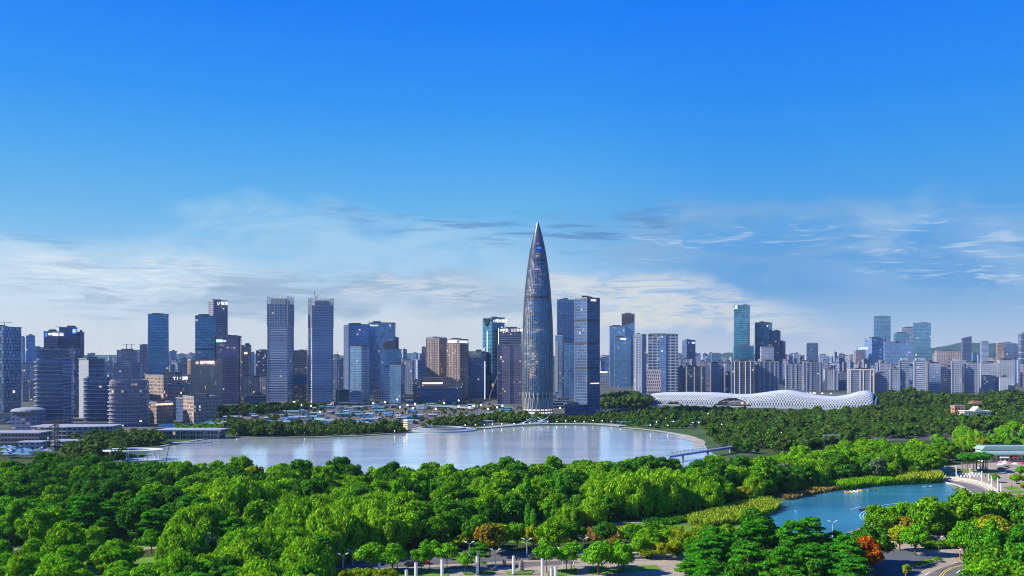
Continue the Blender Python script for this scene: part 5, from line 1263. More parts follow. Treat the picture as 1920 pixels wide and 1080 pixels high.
# villas above the park on the right
x = P(1835, 820); y = 820; root = thing('white_villa', (x, y, 0), 'white villa with gabled centre and balconies above the right-hand park', 'villa')
mb = MB(); mb.box(x-13, x+11, y, y+10, 0, 7.5); part('wall', mb, facade('villa_wall', (.62, .60, .54), (.08, .08, .08), 3, 3.6, .28, .25, .02, .1), root)
mb = MB(); mb.prism([(x-5, y-2), (x+3, y-2), (x+3, y+8), (x-5, y+8)], 7.5, 8); mb.face([(x-5, y-2, 8), (x+3, y-2, 8), (x-1, y-2, 12)]); mb.face([(x-5, y-2, 8), (x-1, y-2, 12), (x-1, y+8, 12), (x-5, y+8, 8)]); mb.face([(x+3, y-2, 8), (x+3, y+8, 8), (x-1, y+8, 12), (x-1, y-2, 12)]); part('gable', mb, mat('villa_white', (.68, .67, .62), .7), root)
mb = MB(); mb.box(x-14, x+12, y-2, y, 3.4, 3.8); mb.box(x-14, x+12, y-1, y+11, 7.5, 8); part('balcony', mb, MATS['villa_white'], root)
x = P(1800, 830); root = thing('orange_house', (x, 830, 0), 'unfinished orange-brown concrete house left of the white villa', 'house'); mb = MB(); mb.box(x-5, x+5, 830, 838, 0, 12); part('wall', mb, facade('brick_frame', (.34, .16, .08), (.05, .04, .04), 3, 3.6, .2, .2, 0, 0), root); mb = MB(); mb.box(x-5.5, x+5.5, 829.4, 838.6, 12, 12.5); part('roof', mb, M_conc, root)
x = P(1832, 900); root = thing('red_roofed_house', (x, 900, 0), 'pale house with red tiled roof behind the white villa', 'house'); mb = MB(); mb.box(x-6, x+8, 900, 907, 0, 10); part('wall', mb, MATS['villa_wall'], root); mb = MB(); mb.prism([(x-7, 899), (x+9, 899), (x+9, 908), (x-7, 908)], 10, 13, .4); part('roof', mb, mat('roof_tile', (.22, .10, .07), .8, var=.2, vs=1), root)

# footbridge with blue girder
a = Vector(G(1255, 868)); b = Vector(G(1390, 846)); root = thing('footbridge', (a+b)/2, 'footbridge with blue girder and thin railing posts at the right end of the lake', 'bridge')
pp = [a+(b-a)*k/12+Vector((0, 0, 0)) for k in range(13)]
part('deck', ribbon(pp, 3, 3.7, 4.0), M_conc, root); part('girder', ribbon([p-Vector((0, 1.6, 0)) for p in pp], .4, 3.0, 4.05), mat('girder_blue', (.02, .14, .62), .4), root); mb = MB()
for s in (-1.8, 1.8): mb = MB(); mb.bar((a.x, a.y+s, 5.2), (b.x, b.y+s, 5.2), .08); part('handrail', mb, M_steel, root)
mb = MB(); mb.bar((0, 0, 0), (0, 0, 2.1), .1); pm = mb.mesh('railing_post'); pm.materials.append(M_steel)
for k in range(40):
    p = a+(b-a)*k/39-Vector(root.location); o = bpy.data.objects.new('railing_post', pm); C.objects.link(o); o.parent = root; o.location = (p.x, p.y+1.8*(-1 if k % 2 else 1), 4.1)
for k in (2, 6, 10): mb = MB(); mb.bar((pp[k].x, pp[k].y, 0), (pp[k].x, pp[k].y, 3.6), .8, 8); part('pier', mb, M_conc, root)
a = Vector((P(655, 392), 392, 0)); b = Vector((P(735, 386), 386, 0)); root = thing('footbridge', (a+b)/2, 'white-railed footbridge half hidden by trees at the near shore of the lake', 'bridge')
pp = [a+(b-a)*k/8 for k in range(9)]; part('deck', ribbon(pp, 3, 4.4, 4.9), mat('girder_blue', (0, 0, 0)), root); mb = MB()
for k in range(17): p = a+(b-a)*k/16; mb.bar((p.x, p.y-1.4, 0 if k % 2 == 0 else 4.8), (p.x, p.y-1.4, 6.0), .14)
mb.bar((a.x, a.y-1.4, 6.0), (b.x, b.y-1.4, 6.0), .12); part('railing', mb, MATS['white_roof'], root)
x = P(1560, 500); root = thing('green_gantry', (x, 500, 0), 'pale green gantry frame standing above the right-hand trees', 'gantry'); mb = MB(); mb.box(x-4.6, x+4.6, 499.6, 500.4, 14.2, 14.9); part('beam', mb, mat('pale_green', (0, 0, 0)), root); mb = MB()
for s in (-1, 1): mb.bar((x+s*4.4, 500, 0), (x+s*4.4, 500, 14.2), .12)
part('posts', mb, M_steel, root)

# ================================================================== NEAR PARK
NOTREE = [curve_pts([(1375, 960), (1420, 935), (1500, 922), (1565, 912), (1640, 903), (1700, 899), (1745, 897), (1760, 893), (1745, 872), (1800, 862), (1830, 858), (1960, 852), (1960, 990), (1850, 988), (1800, 980), (1740, 990), (1690, 1012), (1645, 1026), (1590, 1042), (1540, 1040), (1480, 1034), (1400, 1030), (1350, 1000)], 3),
          [(690, 1041), (900, 1034), (1110, 1034), (1290, 1042), (1290, 1130), (640, 1130), (640, 1060)],
          [(1640, 1012), (1760, 1012), (1960, 1018), (1960, 1052), (1880, 1054), (1830, 1070), (1790, 1090), (1760, 1140), (1590, 1140), (1640, 1060)],
          [(900, 996), (1000, 986), (1150, 977), (1290, 966), (1380, 950), (1400, 1000), (1290, 1008), (1200, 1013), (1020, 1022), (930, 1018)],
          [(-60, 1026), (340, 1022), (350, 1034), (-60, 1044)], [(20, 1042), (80, 1042), (80, 1060), (20, 1060)], [(200, 1040), (345, 1040), (345, 1058), (200, 1060)],
          [(780, 960), (830, 958), (830, 975), (780, 978)], [(770, 1000), (830, 1000), (830, 1012), (770, 1012)], [(860, 958), (890, 958), (890, 968), (860, 968)],
          [(228, 835), (300, 835), (300, 866), (228, 866)], [(1215, 996), (1400, 985), (1565, 1005), (1565, 1042), (1400, 1030), (1380, 1054), (1215, 1048)]]
taken = []      # individual trees placed by hand keep others away
def hand(kind, X, Y, sc, label, group=None, sz=1.0, rad=4.5):
    x, y, _ = G(X, Y); tree(kind, x, y, sc, label, group, sz); taken.append((x, y, rad*sc))
# the big weeping willows, row by row
for X, Y, s, lb in ((438, 1008, 1.45, 'largest bright willow towering left of the two-armed lamps'), (495, 1002, 1.25, 'bright willow directly right of the largest one'), (372, 1040, 1.15, 'bright willow at the front foot of the largest one'), (560, 1030, 1.15, 'bright willow with silvery blossoms beside it'),
                     (604, 1012, 1.05, 'rounded willow in the middle of the willow belt'), (655, 1014, 1.05, 'rounded willow second from the right end of the belt'), (700, 1030, 1.1, 'willow at the right end of the belt, above the two-armed lamps'), (625, 1048, 1.15, 'wide willow just left of the first two-armed lamp'), (520, 1052, 1.0, 'willow hanging low in front of the silver-blossomed tree'), (455, 1075, .9, 'small hanging willow near the bottom edge'), (345, 1070, .95, 'yellow-green willow near the left lawns'),
                     (1180, 968, 1.2, 'broad willow at the left of the reed meadow'), (1235, 962, 1.15, 'second broad willow beside the reed meadow'), (1275, 950, 1.0, 'willow bending over the dark meadow'), (1205, 948, 1.1, 'willow rising behind the two broad ones'), (1110, 985, .7, 'small round willow beside the pale path'), (1068, 990, .62, 'small grey-green willow left of the small round one'),
                     (1420, 912, .95, 'round willow on the far edge of the reeds'), (1480, 905, .95, 'willow standing alone by the pond head'), (1380, 925, .85, 'low willow left of the pond head'), (1545, 900, .8, 'willow above the reed bank of the pond')):
    hand('willow', X, Y, s, lb, rad=5)
for X, Y, s, lb in ((740, 986, 1.0, 'tall pointed conifer in the middle of the left wood'), (1050, 968, 1.05, 'taller of the two pointed conifers at the park centre'), (1024, 960, .95, 'second pointed conifer at the park centre'), (1152, 930, .85, 'narrow pointed conifer near the lake shore')):
    hand('cone', X, Y, s, lb, rad=4)
for i, (X, Y, s) in enumerate([(1040, 985, .9), (1058, 986, .8), (1095, 978, 1.0), (1108, 980, .85), (990, 992, .9), (1000, 994, .75), (1024, 984, .7), (952, 985, .8), (945, 984, .6), (1122, 975, .8)]): hand('poplar', X, Y, s, 'slender upright tree before the two pointed conifers', 'slender upright trees at the park centre', rad=2)
hand('orange', 1626, 1078, .95, 'orange-leaved maple at the corner of the road junction', rad=4); hand('rust', 918, 1042, 1.0, 'reddish tree behind the two-armed lamp of the plaza', rad=4); hand('broad', 1035, 1040, .8, 'small green tree right of the middle of the plaza', rad=3)
hand('grey', 556, 1062, .8, 'silver-leaved tree among the willows', rad=3); hand('grey', 385, 1068, 1.0, 'grey-green loose tree left of the willows', rad=3); hand('grey', 1645, 905, 1.15, 'pale grey-green tree standing at the pond head', rad=4)
hand('yellow', 701, 988, .4, 'tiny golden tree in the dark gap of the left wood', rad=2, sz=1.5); hand('rust', 752, 1010, .85, 'reddish-brown tree left of the statue', rad=4)
hand('broad', 1668, 890, .9, 'spreading tree leaning over the pond by its reeds', rad=4)
# row of street trees on the bottom plaza
ROW = [(697, 1074, 'bright', 1.0), (736, 1075, 'bright', .85), (745, 1072, 'young', 1.0), (806, 1068, 'young', 1.15), (790, 1073, 'young', 1.0), (838, 1070, 'young', 1.1), (872, 1077, 'young', .8), (899, 1066, 'pine', .62), (1025, 1074, 'young', 1.15), (1062, 1072, 'young', 1.0), (1071, 1068, 'young', 1.1), (1122, 1078, 'bright', 1.05), (1160, 1077, 'young', 1.25), (1168, 1074, 'bright', .8), (1128, 1066, 'young', 1.1)]
PL = ['round-crowned tree beside the leftmost white post', 'low round tree right of the first street tree', 'slim street tree in its shade', 'slim street tree with twin behind the third white post', 'small street tree left of the taller white post', 'slim street tree beside the fourth white post', 'short street tree near the plaza pine', 'small layered pine standing on the plaza', 'slim street tree left of the standing stone lawn', 'slim street tree right of the middle posts', 'twin slim street tree behind the middle posts', 'largest round tree on the sandy lawn', 'slim tree at the right end of the plaza row', 'round tree hugging the plaza pines', 'slim tree behind the largest round tree']
for (X, Y, k, s), lb in zip(ROW, PL): hand(k, X, Y, s, lb, rad=3.4)
for i, (X, Y) in enumerate([(1804, 886), (1810, 888), (1818, 887), (1826, 888), (1832, 887), (1838, 887), (1845, 886), (1851, 887), (1814, 884), (1842, 883), (1830, 883), (1848, 884)]): hand('tallpine', X, Y, .88, 'tall bare-trunked pine in the round bed of the promenade', 'tall pines in the round promenade bed', rad=2)
for X, Y, s, k, lb in ((1700, 1018, .9, 'rust', 'sparse reddish tree left of the car park opening'), (1687, 1033, .75, 'yellow', 'small golden tree on the paved corner'), (1716, 1042, 1.0, 'bright', 'rounded tree with golden top left of the two-armed lamp'), (1808, 1048, 1.15, 'bright', 'spreading tree with pale trunk beside the rust-coloured post'), (1740, 1020, 1.1, 'broad', 'dense tree right behind the two-armed lamp'), (1655, 1012, .9, 'broad', 'feathery tree beside the near pond shore'),
                        (1775, 1014, 1.2, 'broad', 'large tree between pond and road, left of the pair'), (1820, 1014, 1.2, 'broad', 'large tree between pond and road, right of the pair'), (1862, 1024, 1.2, 'yellow', 'golden-tipped tree by the right-hand road bend'), (1700, 1000, 1.0, 'bright', 'light green tree beside the near pond shore'), (1880, 1120, 1.2, 'broad', 'broad bush-like tree at the bottom right corner'), (1848, 1128, 1.0, 'bright', 'feathery bright tree at the bottom right corner'), (1925, 1090, 1.3, 'pine', 'blue-green pine cut by the right picture edge'),
                        (1880, 1005, 1.1, 'broad', 'dense tree right of the pond promenade'), (1925, 1015, 1.2, 'dark', 'dark tree at the right edge above the road'), (1745, 990, .9, 'broad', 'tree hiding the corner of the pond promenade'), (1768, 1000, .9, 'yellow', 'yellow-green tree before the pond promenade'), (1800, 985, .8, 'broad', 'small dense tree closest to the dark ramp'),
                        (1916, 950, .5, 'yellow', 'yellow-green tree on the promenade at the right edge'), (1906, 908, .5, 'broad', 'small tree right of the promenade lawns'), (1865, 905, .5, 'bright', 'small street tree among the tall promenade lamps'), (1914, 895, .6, 'bright', 'tree beside the restaurant terrace'), (1924, 925, .5, 'yellow', 'golden tree beside the three promenade lawns')):
    hand(k, X, Y, s, lb, rad=3.8)

def kindof(X, Y, r):
    a = r.random()
    if Y > 1000 and 1190 < X < 1610: return 'pine' if a < .86 else 'dark'
    if 90 < X < 400 and 985 < Y < 1026: return 'pine' if a < .85 else 'dark'
    if X <= 90 and 985 < Y < 1030: return 'pine' if a < .5 else 'bright'
    if X < 330 and Y >= 1026: return 'bright' if a < .62 else ('broad' if a < .8 else 'yellow' if a < .9 else 'rust')
    if 330 <= X < 720 and Y > 1025: return 'willow' if a < .45 else ('bright' if a < .6 else 'dark' if a < .8 else 'pine')
    if 400 < X < 720 and 985 < Y <= 1025: return 'willow' if a < .4 else 'broad'
    if X < 290 and Y < 985: return 'dark' if a < .8 else ('broad' if a < .95 else 'yellow')
    if 1100 < X < 1340 and 925 < Y < 975: return 'willow' if a < .5 else 'broad'
    if 1330 < X < 1620 and 890 < Y < 930: return 'willow' if a < .42 else ('grey' if a < .5 else 'dark')
    if 1600 < X and 885 < Y < 905: return 'dark' if a < .5 else 'broad'
    if Y > 1015 and 720 < X < 1300: return 'broad' if a < .5 else ('yellow' if a < .66 else 'rust' if a < .71 else 'dark')
    return 'broad' if a < .40 else ('dark' if a < .76 else 'bright' if a < .88 else 'yellow' if a < .91 else 'cone' if a < .935 else 'poplar' if a < .955 else 'rust' if a < .962 else 'willow')
def zone(X, Y):
    if Y > 1000 and 1190 < X < 1610: return 'in the grove before the pond'
    if X > 1560: return 'beyond the pond and along the right edge' if Y < 960 else 'around the road junction'
    if X > 1300: return 'in the slope between lake and pond'
    if Y > 1026: return 'along the bottom left lawns' if X < 345 else ('in front of the willow belt' if X < 700 else 'behind the bottom plaza')
    if X < 400: return 'in the upper left wood' if Y < 985 else 'in the belt above the left lawns'
    if X < 860: return 'in the wood between lake and willow belt'
    return 'in the wood between lake and reed meadow'
rg = random.Random(5); y = 196.0
COND = dict(broad='broad mid-green tree', dark='dense dark green tree', willow='yellow-green drooping willow', pine='layered dark pine', bright='bright leafy tree', cone='pointed conifer', yellow='yellow-tinged tree', rust='reddish-brown tree', poplar='slender upright tree', grey='grey-green tree')
KMAX = 300
while y < 770:
    st = 7.8 if y < 330 else 8.8
    x0, x1 = P(-60, y), P(1985, y); x = x0+rg.uniform(0, st)
    while x < x1:
        px, py = x+rg.uniform(-.42, .42)*st, y+rg.uniform(-.42, .42)*st; x += st
        X, Y = 960+F*px/py, HY+H*F/py
        if py > DM(X)+rg.uniform(-6, 3): continue
        if any(inside((X, Y), pg) for pg in NOTREE): continue
        if Y > 1080 and (600 < X < 1290 or 1600 < X < 1840): continue
        if any((px-a)**2+(py-b)**2 < q*q for a, b, q in taken): continue
        if X < 345 and Y > 1026 and rg.random() < .3: continue
        k = kindof(X, Y, rg)
        if N_TREES.get(k, 0) >= KMAX: k = 'dark' if N_TREES.get('dark', 0) < KMAX else 'broad'
        s = rg.uniform(.66, 1.08)
        if k == 'willow': s *= .85
        edge = DM(X)-py
        if k in ('cone', 'poplar') and edge < 60: k = 'broad'
        if 1010 < Y < 1052 and 850 < X < 1310: s *= .72
        if Y > 965 and X > 1530 and Y < 1060: s *= .78
        if edge < 14: s *= .78
        if k == 'pine' and Y > 1000 and X > 1190: s *= .96
        if N_TREES.get(k, 0) >= KMAX+12: continue
        tree(k, px, py, s, f'{COND[k]} {zone(X, Y)}', f'{COND[k]}s {zone(X, Y)}', rg.uniform(.88, 1.15))
    y += st*.92
print('TREES', N_TREES, sum(N_TREES.values()))
# scrubby shore bushes against the lake (silhouettes)
for i in range(60):
    X = 350+i*6.6+rg.uniform(-3, 3); d = DM(X)+rg.uniform(2, 9); kind = rg.choice(['bush', 'bush', 'young', 'dark'])
    tree(kind, P(X, d), d, rg.uniform(.5, .9) if kind != 'dark' else .5, {'bush': 'low bush on the near lake shore', 'young': 'thin young tree on the near lake shore', 'dark': 'small dark tree on the near lake shore'}[kind], {'bush': 'low bushes on the near lake shore', 'young': 'thin trees on the near lake shore', 'dark': 'small dark trees on the near lake shore'}[kind])

# ---- reeds, meadow grass, undergrowth: uncountable
def grass_field(name, label, region, n, hgt, wid, m, seed, lean=.25):
    g = np.random.default_rng(seed); pg = [G(X, Y)[:2] for X, Y in region]; xs = [p[0] for p in pg]; ys = [p[1] for p in pg]; pts = []
    while len(pts) < n:
        x, y = g.uniform(min(xs), max(xs)), g.uniform(min(ys), max(ys))
        if inside((x, y), pg): pts.append((x, y))
    p = np.array(pts); a = g.uniform(0, math.pi, n); h = hgt*g.uniform(.55, 1.25, n); w = wid*g.uniform(.6, 1.3, n); dx, dy = np.cos(a)*w/2, np.sin(a)*w/2; lx, ly = g.normal(0, lean, n)*h, g.normal(0, lean, n)*h
    z = np.zeros(n); V = np.stack([np.stack([p[:, 0]-dx, p[:, 1]-dy, z], 1), np.stack([p[:, 0]+dx, p[:, 1]+dy, z], 1), np.stack([p[:, 0]+lx+dx*.7, p[:, 1]+ly+dy*.7, h], 1), np.stack([p[:, 0]+lx-dx*.7, p[:, 1]+ly-dy*.7, h*.93], 1)], 1).reshape(-1, 3)
    me = np_mesh(name, V, np.arange(4*n).reshape(-1, 4).tolist()); single(name, me, m, label, None, None, 'stuff')
grass_field('reeds', 'golden-green reed bed spreading left of the pond', curve_pts([(1290, 980), (1350, 962), (1400, 950), (1440, 944), (1462, 954), (1440, 966), (1390, 980), (1330, 990)], 3), 9000, 2.6, .5, LM['reed'], 1)
grass_field('reeds', 'rusty brown reeds at the head of the pond', curve_pts([(1470, 934), (1510, 924), (1560, 915), (1590, 911), (1600, 914), (1560, 921), (1520, 929), (1480, 938)], 3), 3000, 1.7, .5, LM['reedb'], 2)
grass_field('reeds', 'tall green reeds along the far pond edge', curve_pts([(1560, 914), (1620, 905), (1690, 899), (1690, 909), (1640, 912), (1580, 919)], 3), 5000, 3.0, .55, LM['broad'], 3)
grass_field('reeds', 'three clumps of upright yellow-green reeds beside the dark ramp', [(1682, 902), (1762, 897), (1766, 905), (1735, 907), (1686, 909)], 4500, 3.6, .5, LM['reed'], 4)
grass_field('meadow_grass', 'dry brownish grass strip before the pale path', curve_pts([(1010, 1010), (1060, 1000), (1130, 995), (1200, 994), (1210, 1004), (1120, 1014), (1040, 1018)], 3), 4200, 1.5, .5, LM['reedb'], 5, .4)
grass_field('meadow_grass', 'dark rough grass between the willows and the reed bed', curve_pts([(1200, 975), (1280, 945), (1380, 935), (1450, 935), (1400, 950), (1300, 975), (1250, 985)], 3), 9000, 1.3, .7, LM['dark'], 6, .4)
grass_field('undergrowth', 'low dark undergrowth beneath the park trees', [(-60, 935), (400, 905), (700, 930), (950, 905), (1300, 895), (1450, 890), (1350, 940), (1180, 975), (960, 995), (700, 1030), (-60, 1020)], 26000, 1.6, 1.3, LM['dark'], 7, .5)
for i in range(70):
    X = rg.uniform(1195, 1400); Y = rg.uniform(1008, 1050); k = rg.choice(['ybush', 'bush', 'yellow', 'broad']); x, y, _ = G(X, Y)
    tree(k, x, y, rg.uniform(.9, 1.4) if 'bush' in k else rg.uniform(.38, .55), {'ybush': 'golden bush', 'bush': 'green bush', 'yellow': 'small golden tree', 'broad': 'small green tree'}[k]+' in the thicket between reed bed and pines', {'ybush': 'golden bushes', 'bush': 'green bushes', 'yellow': 'small golden trees', 'broad': 'small green trees'}[k]+' in the thicket between reed bed and pines')
for X, Y, s in [(1690+i*9, 1004-(i % 3)*2, .8) for i in range(0)]: pass
for i in range(24):
    X = 1700+i*5.5; Y = 1030-i*.2+rg.uniform(-2, 2)
    if 1735 < X < 1800: x, y, _ = G(X, Y); tree('bush', x, y, .8, 'dark clipped shrub under the trees by the two-armed lamp', 'dark shrubs by the road junction')
for i in range(14): x, y, _ = G(640+i*7+rg.uniform(-2, 2), 1088+rg.uniform(-4, 4)); tree('ybush' if i % 3 else 'bush', x, y, .9, 'yellow-green bush at the bottom edge left of the white posts' if i % 3 else 'green bush at the bottom edge left of the white posts', 'yellow-green bushes at the bottom edge' if i % 3 else 'green bushes at the bottom edge')

# ---- street furniture
M_post = mat('post_white', (.78, .78, .75), .5); M_lmp = mat('lamp_metal', (.55, .60, .62), .4, .2)
POSTS = [(711, 1078, 1053, 'first white column of the plaza, beside the round-crowned tree'), (762, 1092, 1069, 'short white column between the first and third ones'), (780, 1088, 1055, 'white column right of the short one'), (829, 1086, 1049, 'white column beside the fourth street tree'), (895, 1078, 1043, 'white column before the small plaza pine'), (963, 1078, 1043, 'white column left of the standing stone'), (1017, 1084, 1048, 'white column right of the standing stone'), (1042, 1092, 1063, 'lower white column on the sandy lawn'), (1034, 1086, 1065, 'slim short column beside the lower one'), (50, 1072, 1042, 'white column on the left lawn near the edge'), (190, 1066, 1043, 'white column half hidden in the left lawn trees'), (597, 1076, 1052, 'pale column under the willows')]
for X, Yb, Yt, lb in POSTS:
    x, y, _ = G(X, Yb); h = Z(Yt, y); root = thing('white_column', (x, y, 0), lb, 'column'); mb = MB(); mb.bar((x, y, 0), (x, y, h), .42, 12); part('shaft', mb, M_post, root); mb = MB(); mb.bar((x, y, 0), (x, y, .4), .62, 12); part('base', mb, M_conc, root); mb = MB(); mb.bar((x, y, h), (x, y, h+.18), .46, 12, .3); part('cap', mb, M_conc, root)
def arm_lamp(X, Yb, Yt, lb, two=True):
    x, y, _ = G(X, Yb); h = max(Z(Yt, y), 4); root = thing('park_lamp', (x, y, 0), lb, 'street lamp'); mb = MB(); mb.bar((x, y, 0), (x, y, h-.6), .16, 8, .10); part('pole', mb, M_lmp, root)
    for s in ((-1, 1) if two else (1,)):
        mb = MB(); mb.bar((x, y, h-.7), (x+s*.9, y, h-.1), .09, 6, .07); part('arm', mb, M_lmp, root); mb = MB(); mb.bar((x+s*.8, y, h-.15), (x+s*1.6, y, h+.12), .26, 6, .12); part('lamp_head', mb, M_post, root)
for a in ((643, 1071, 1038, 'two-armed lamp left of the plaza, the nearer of the pair'), (661, 1060, 1031, 'two-armed lamp left of the plaza, the farther of the pair'), (929, 1066, 1030, 'two-armed lamp by the reddish tree on the plaza'), (988, 1046, 1010, 'slim lamp above the parked vehicles'), (1055, 1064, 1027, 'lamp right of the middle of the plaza'), (1094, 1040, 1008, 'lamp rising over the dry grass strip'), (1175, 1052, 1022, 'lamp between round tree and plaza pines'), (1561, 1008, 977, 'white two-armed lamp silhouetted on the pond water'), (1695, 1020, 984, 'lamp between the pond shore trees'), (1760, 1040, 1006, 'white two-armed lamp by the dark shrubs'), (1634, 1000, 969, 'lamp peeking over the feathery tree at the pond'), (880, 1050, 1016, 'lamp left of the reddish plaza tree'), (813, 975, 943, 'lamp above the statue in the park')): arm_lamp(*a)
for i, (X, Yb, Yt) in enumerate([(1793, 896, 872), (1819, 901, 878), (1841, 908, 884), (1859, 915, 892), (1871, 921, 896), (1877, 936, 906), (1854, 902, 889), (1868, 934, 921), (1772, 884, 875)]):
    x, y, _ = G(X, Yb); h = max(Z(Yt, y), 3); root = thing('promenade_lamp', (x, y, 0), ['tall white lamp post nearest the reeds', 'tall white lamp post before the round pine bed', 'tall white lamp post at the middle of the promenade', 'tall white lamp post beside the small street tree', 'tall white lamp post left of the upper lawn', 'tall white lamp post beside the lowest promenade lawn', 'short white lamp post behind the small street tree', 'short white post at the end of the stone steps', 'small lamp by the clipped hedge behind the reeds'][i], 'street lamp')
    mb = MB(); mb.bar((x, y, 0), (x, y, h-.5), .24, 10, .2); part('pole', mb, M_post, root); mb = MB(); mb.bar((x, y, h-.5), (x, y, h), .42, 10, .3); part('lamp_head', mb, M_lmp, root)
x, y, _ = G(1800, 1050); root = thing('rusty_post', (x, y, 0), 'rust-coloured lamp post with round lamp by the pale-trunked tree', 'street lamp'); mb = MB(); mb.bar((x, y, 0), (x, y, 3.6), .16, 6); part('pole', mb, mat('rust_paint', (.42, .15, .04), .6), root); mb = MB(); mb.box(x-.5, x+.5, y-.3, y+.3, 3.6, 4.0); part('head', mb, MATS['rust_paint'], root); mb = MB(); mb.ball((x, y-.4, 3.1), .3); part('globe', mb, M_post, root)
x, y, _ = G(1698, 1096); root = thing('potted_tree', (x, y, 0), 'small round-headed tree on an orange-brown stem in the junction', 'small tree'); mb = MB(); mb.bar((x, y, 0), (x, y, 3.6), .14, 6); part('stem', mb, MATS['rust_paint'], root)
lv = leaves(np.random.default_rng(3), dome_lobes(random.Random(3), 1.2, 3.0, 2.0, 9, .6), 900, .26); me = np_mesh('crown', *lv); me.materials.append(LM['yellow']); o = bpy.data.objects.new('crown', me); C.objects.link(o); o.parent = root
# planters beside the junction
for i, (X, Y) in enumerate([(1720, 1064), (1731, 1061), (1743, 1058), (1757, 1054)]):
    x, y, _ = G(X, Y); root = thing('planter', (x, y, 0), 'boat-shaped white planter with clipped green plants in the junction row', 'planter', 'white planters in the junction row'); mb = MB(); n = 12
    q = lambda r, z: [(x+r*1.5*math.cos(2*math.pi*k/n), y+r*.9*math.sin(2*math.pi*k/n), z) for k in range(n)]
    a, b = q(.55, 0), q(1, .75)
    for k in range(n): mb.face([a[k], a[(k+1) % n], b[(k+1) % n], b[k]])
    mb.face(b); part('bowl', mb, M_post, root)
    lv = leaves(np.random.default_rng(i), [(0, 0, .95, .95, .45), (.6, 0, .9, .7, .4), (-.6, 0, .9, .7, .4)], 420, .22); me = np_mesh('plants', *lv); me.materials.append(LM['broad']); o = bpy.data.objects.new('plants', me); C.objects.link(o); o.parent = root
# low white bollards of the promenade
bp0 = None
for i in range(15):
    X = 1796+(i % 8)*6.2+(3 if i > 7 else 0); Y = 894.6-(0 if i < 8 else 3.4)+.0*i; x, y, _ = G(X, Y)
    if bp0 is None:
        bp0 = thing('bollard', (x, y, 0), 'low white bollard in the double row on the promenade', 'bollard', 'white bollards on the promenade'); mb = MB(); mb.bar((x, y, 0), (x, y, .9), .42, 8, .38); part('post', mb, M_post, bp0); mb = MB(); mb.ball((x, y, .9), .4, 8, 4, .5); part('cap', mb, M_post, bp0)
    else: o = copy_tree(bp0); o.location = (x, y, 0)
# round bed
x, y, _ = G(1826, 886); root = thing('planting_bed', (x, y, 0), 'round bed with pale stone kerb under the tall pines', 'planting bed'); part('kerb', ring_disc(x, y, 16, 9, .2, .8, inner=.95), MATS['pale_stone'], root); part('grass', ring_disc(x, y, 15.2, 8.5, .2, .6), GM_lawn, root)
# standing stone, statue with plinth
x, y, _ = G(977, 1072); root = thing('standing_stone', (x, y, 0), 'grey carved standing stone on the plaza lawn', 'monument'); mb = MB(); fp = [(x+.75*math.cos(a)*(.9 if i % 2 else 1.05), y+.55*math.sin(a)) for i, a in enumerate([2*math.pi*k/9 for k in range(9)])]; mb.prism(fp, .35, 2.4, .85); mb.prism([(x+(p[0]-x)*.85, y+(p[1]-y)*.85) for p in fp], 2.4, 3.3, .35); part('stone', mb, mat('rough_stone', (.25, .24, .22), .9, var=.3, vs=2), root); mb = MB(); mb.box(x-1, x+1, y-.8, y+.8, 0, .4); part('plinth', mb, M_conc, root)
x, y, _ = G(803, 1010); root = thing('statue', (x, y, 0), 'tall pale statue widening to a skirt-like foot among the trees', 'statue'); mb = MB(); n = 12; prof = [(1.5, 0), (1.25, .8), (.9, 2.2), (.62, 3.4), (.72, 3.9), (.35, 4.3), (.42, 4.7), (.25, 5.1)]
for (r0, z0), (r1, z1) in zip(prof, prof[1:]):
    for k in range(n): a, b = 2*math.pi*k/n, 2*math.pi*(k+1)/n; mb.face([(x+r0*math.cos(a), y+r0*math.sin(a), z0+.6), (x+r0*math.cos(b), y+r0*math.sin(b), z0+.6), (x+r1*math.cos(b), y+r1*math.sin(b), z1+.6), (x+r1*math.cos(a), y+r1*math.sin(a), z1+.6)])
mb.bar((x, y, 4.3), (x+1.1, y, 5.4), .22, 6, .14); part('figure', mb, mat('statue_stone', (.55, .45, .38), .7), root); mb = MB(); mb.box(x-2.2, x+2.2, y-1.8, y+1.8, 0, .6); part('plinth', mb, M_post, root)
mb = MB(); a = G(795, 1003); mb.box(a[0]-5, a[0]+.5, a[1], a[1]+1.2, 0, 2.6); o = single('hedge', mb, GM_lawn, 'clipped light green hedge behind the statue', 'hedge')
# benches, shelters left
for X, Y, lb in ((133, 1010, 'white-roofed picnic shelter at the foot of the pine belt'), (302, 1012, 'small white-roofed shelter at the right of the pine belt')):
    x, y, _ = G(X, Y); root = thing('picnic_shelter', (x, y, 0), lb, 'shelter'); mb = MB(); mb.box(x-2.6, x-.1, y-1.5, y+1.5, 2.5, 2.7); mb.box(x+.1, x+2.6, y-1.5, y+1.5, 2.5, 2.7); part('roof', mb, MATS['white_roof'], root); mb = MB()
    for s in (-1, 1):
        for q in (-1, 1): mb.bar((x+s*2.3, y+q*1.2, 0), (x+s*2.3, y+q*1.2, 2.5), .08)
    part('posts', mb, M_lmp, root)
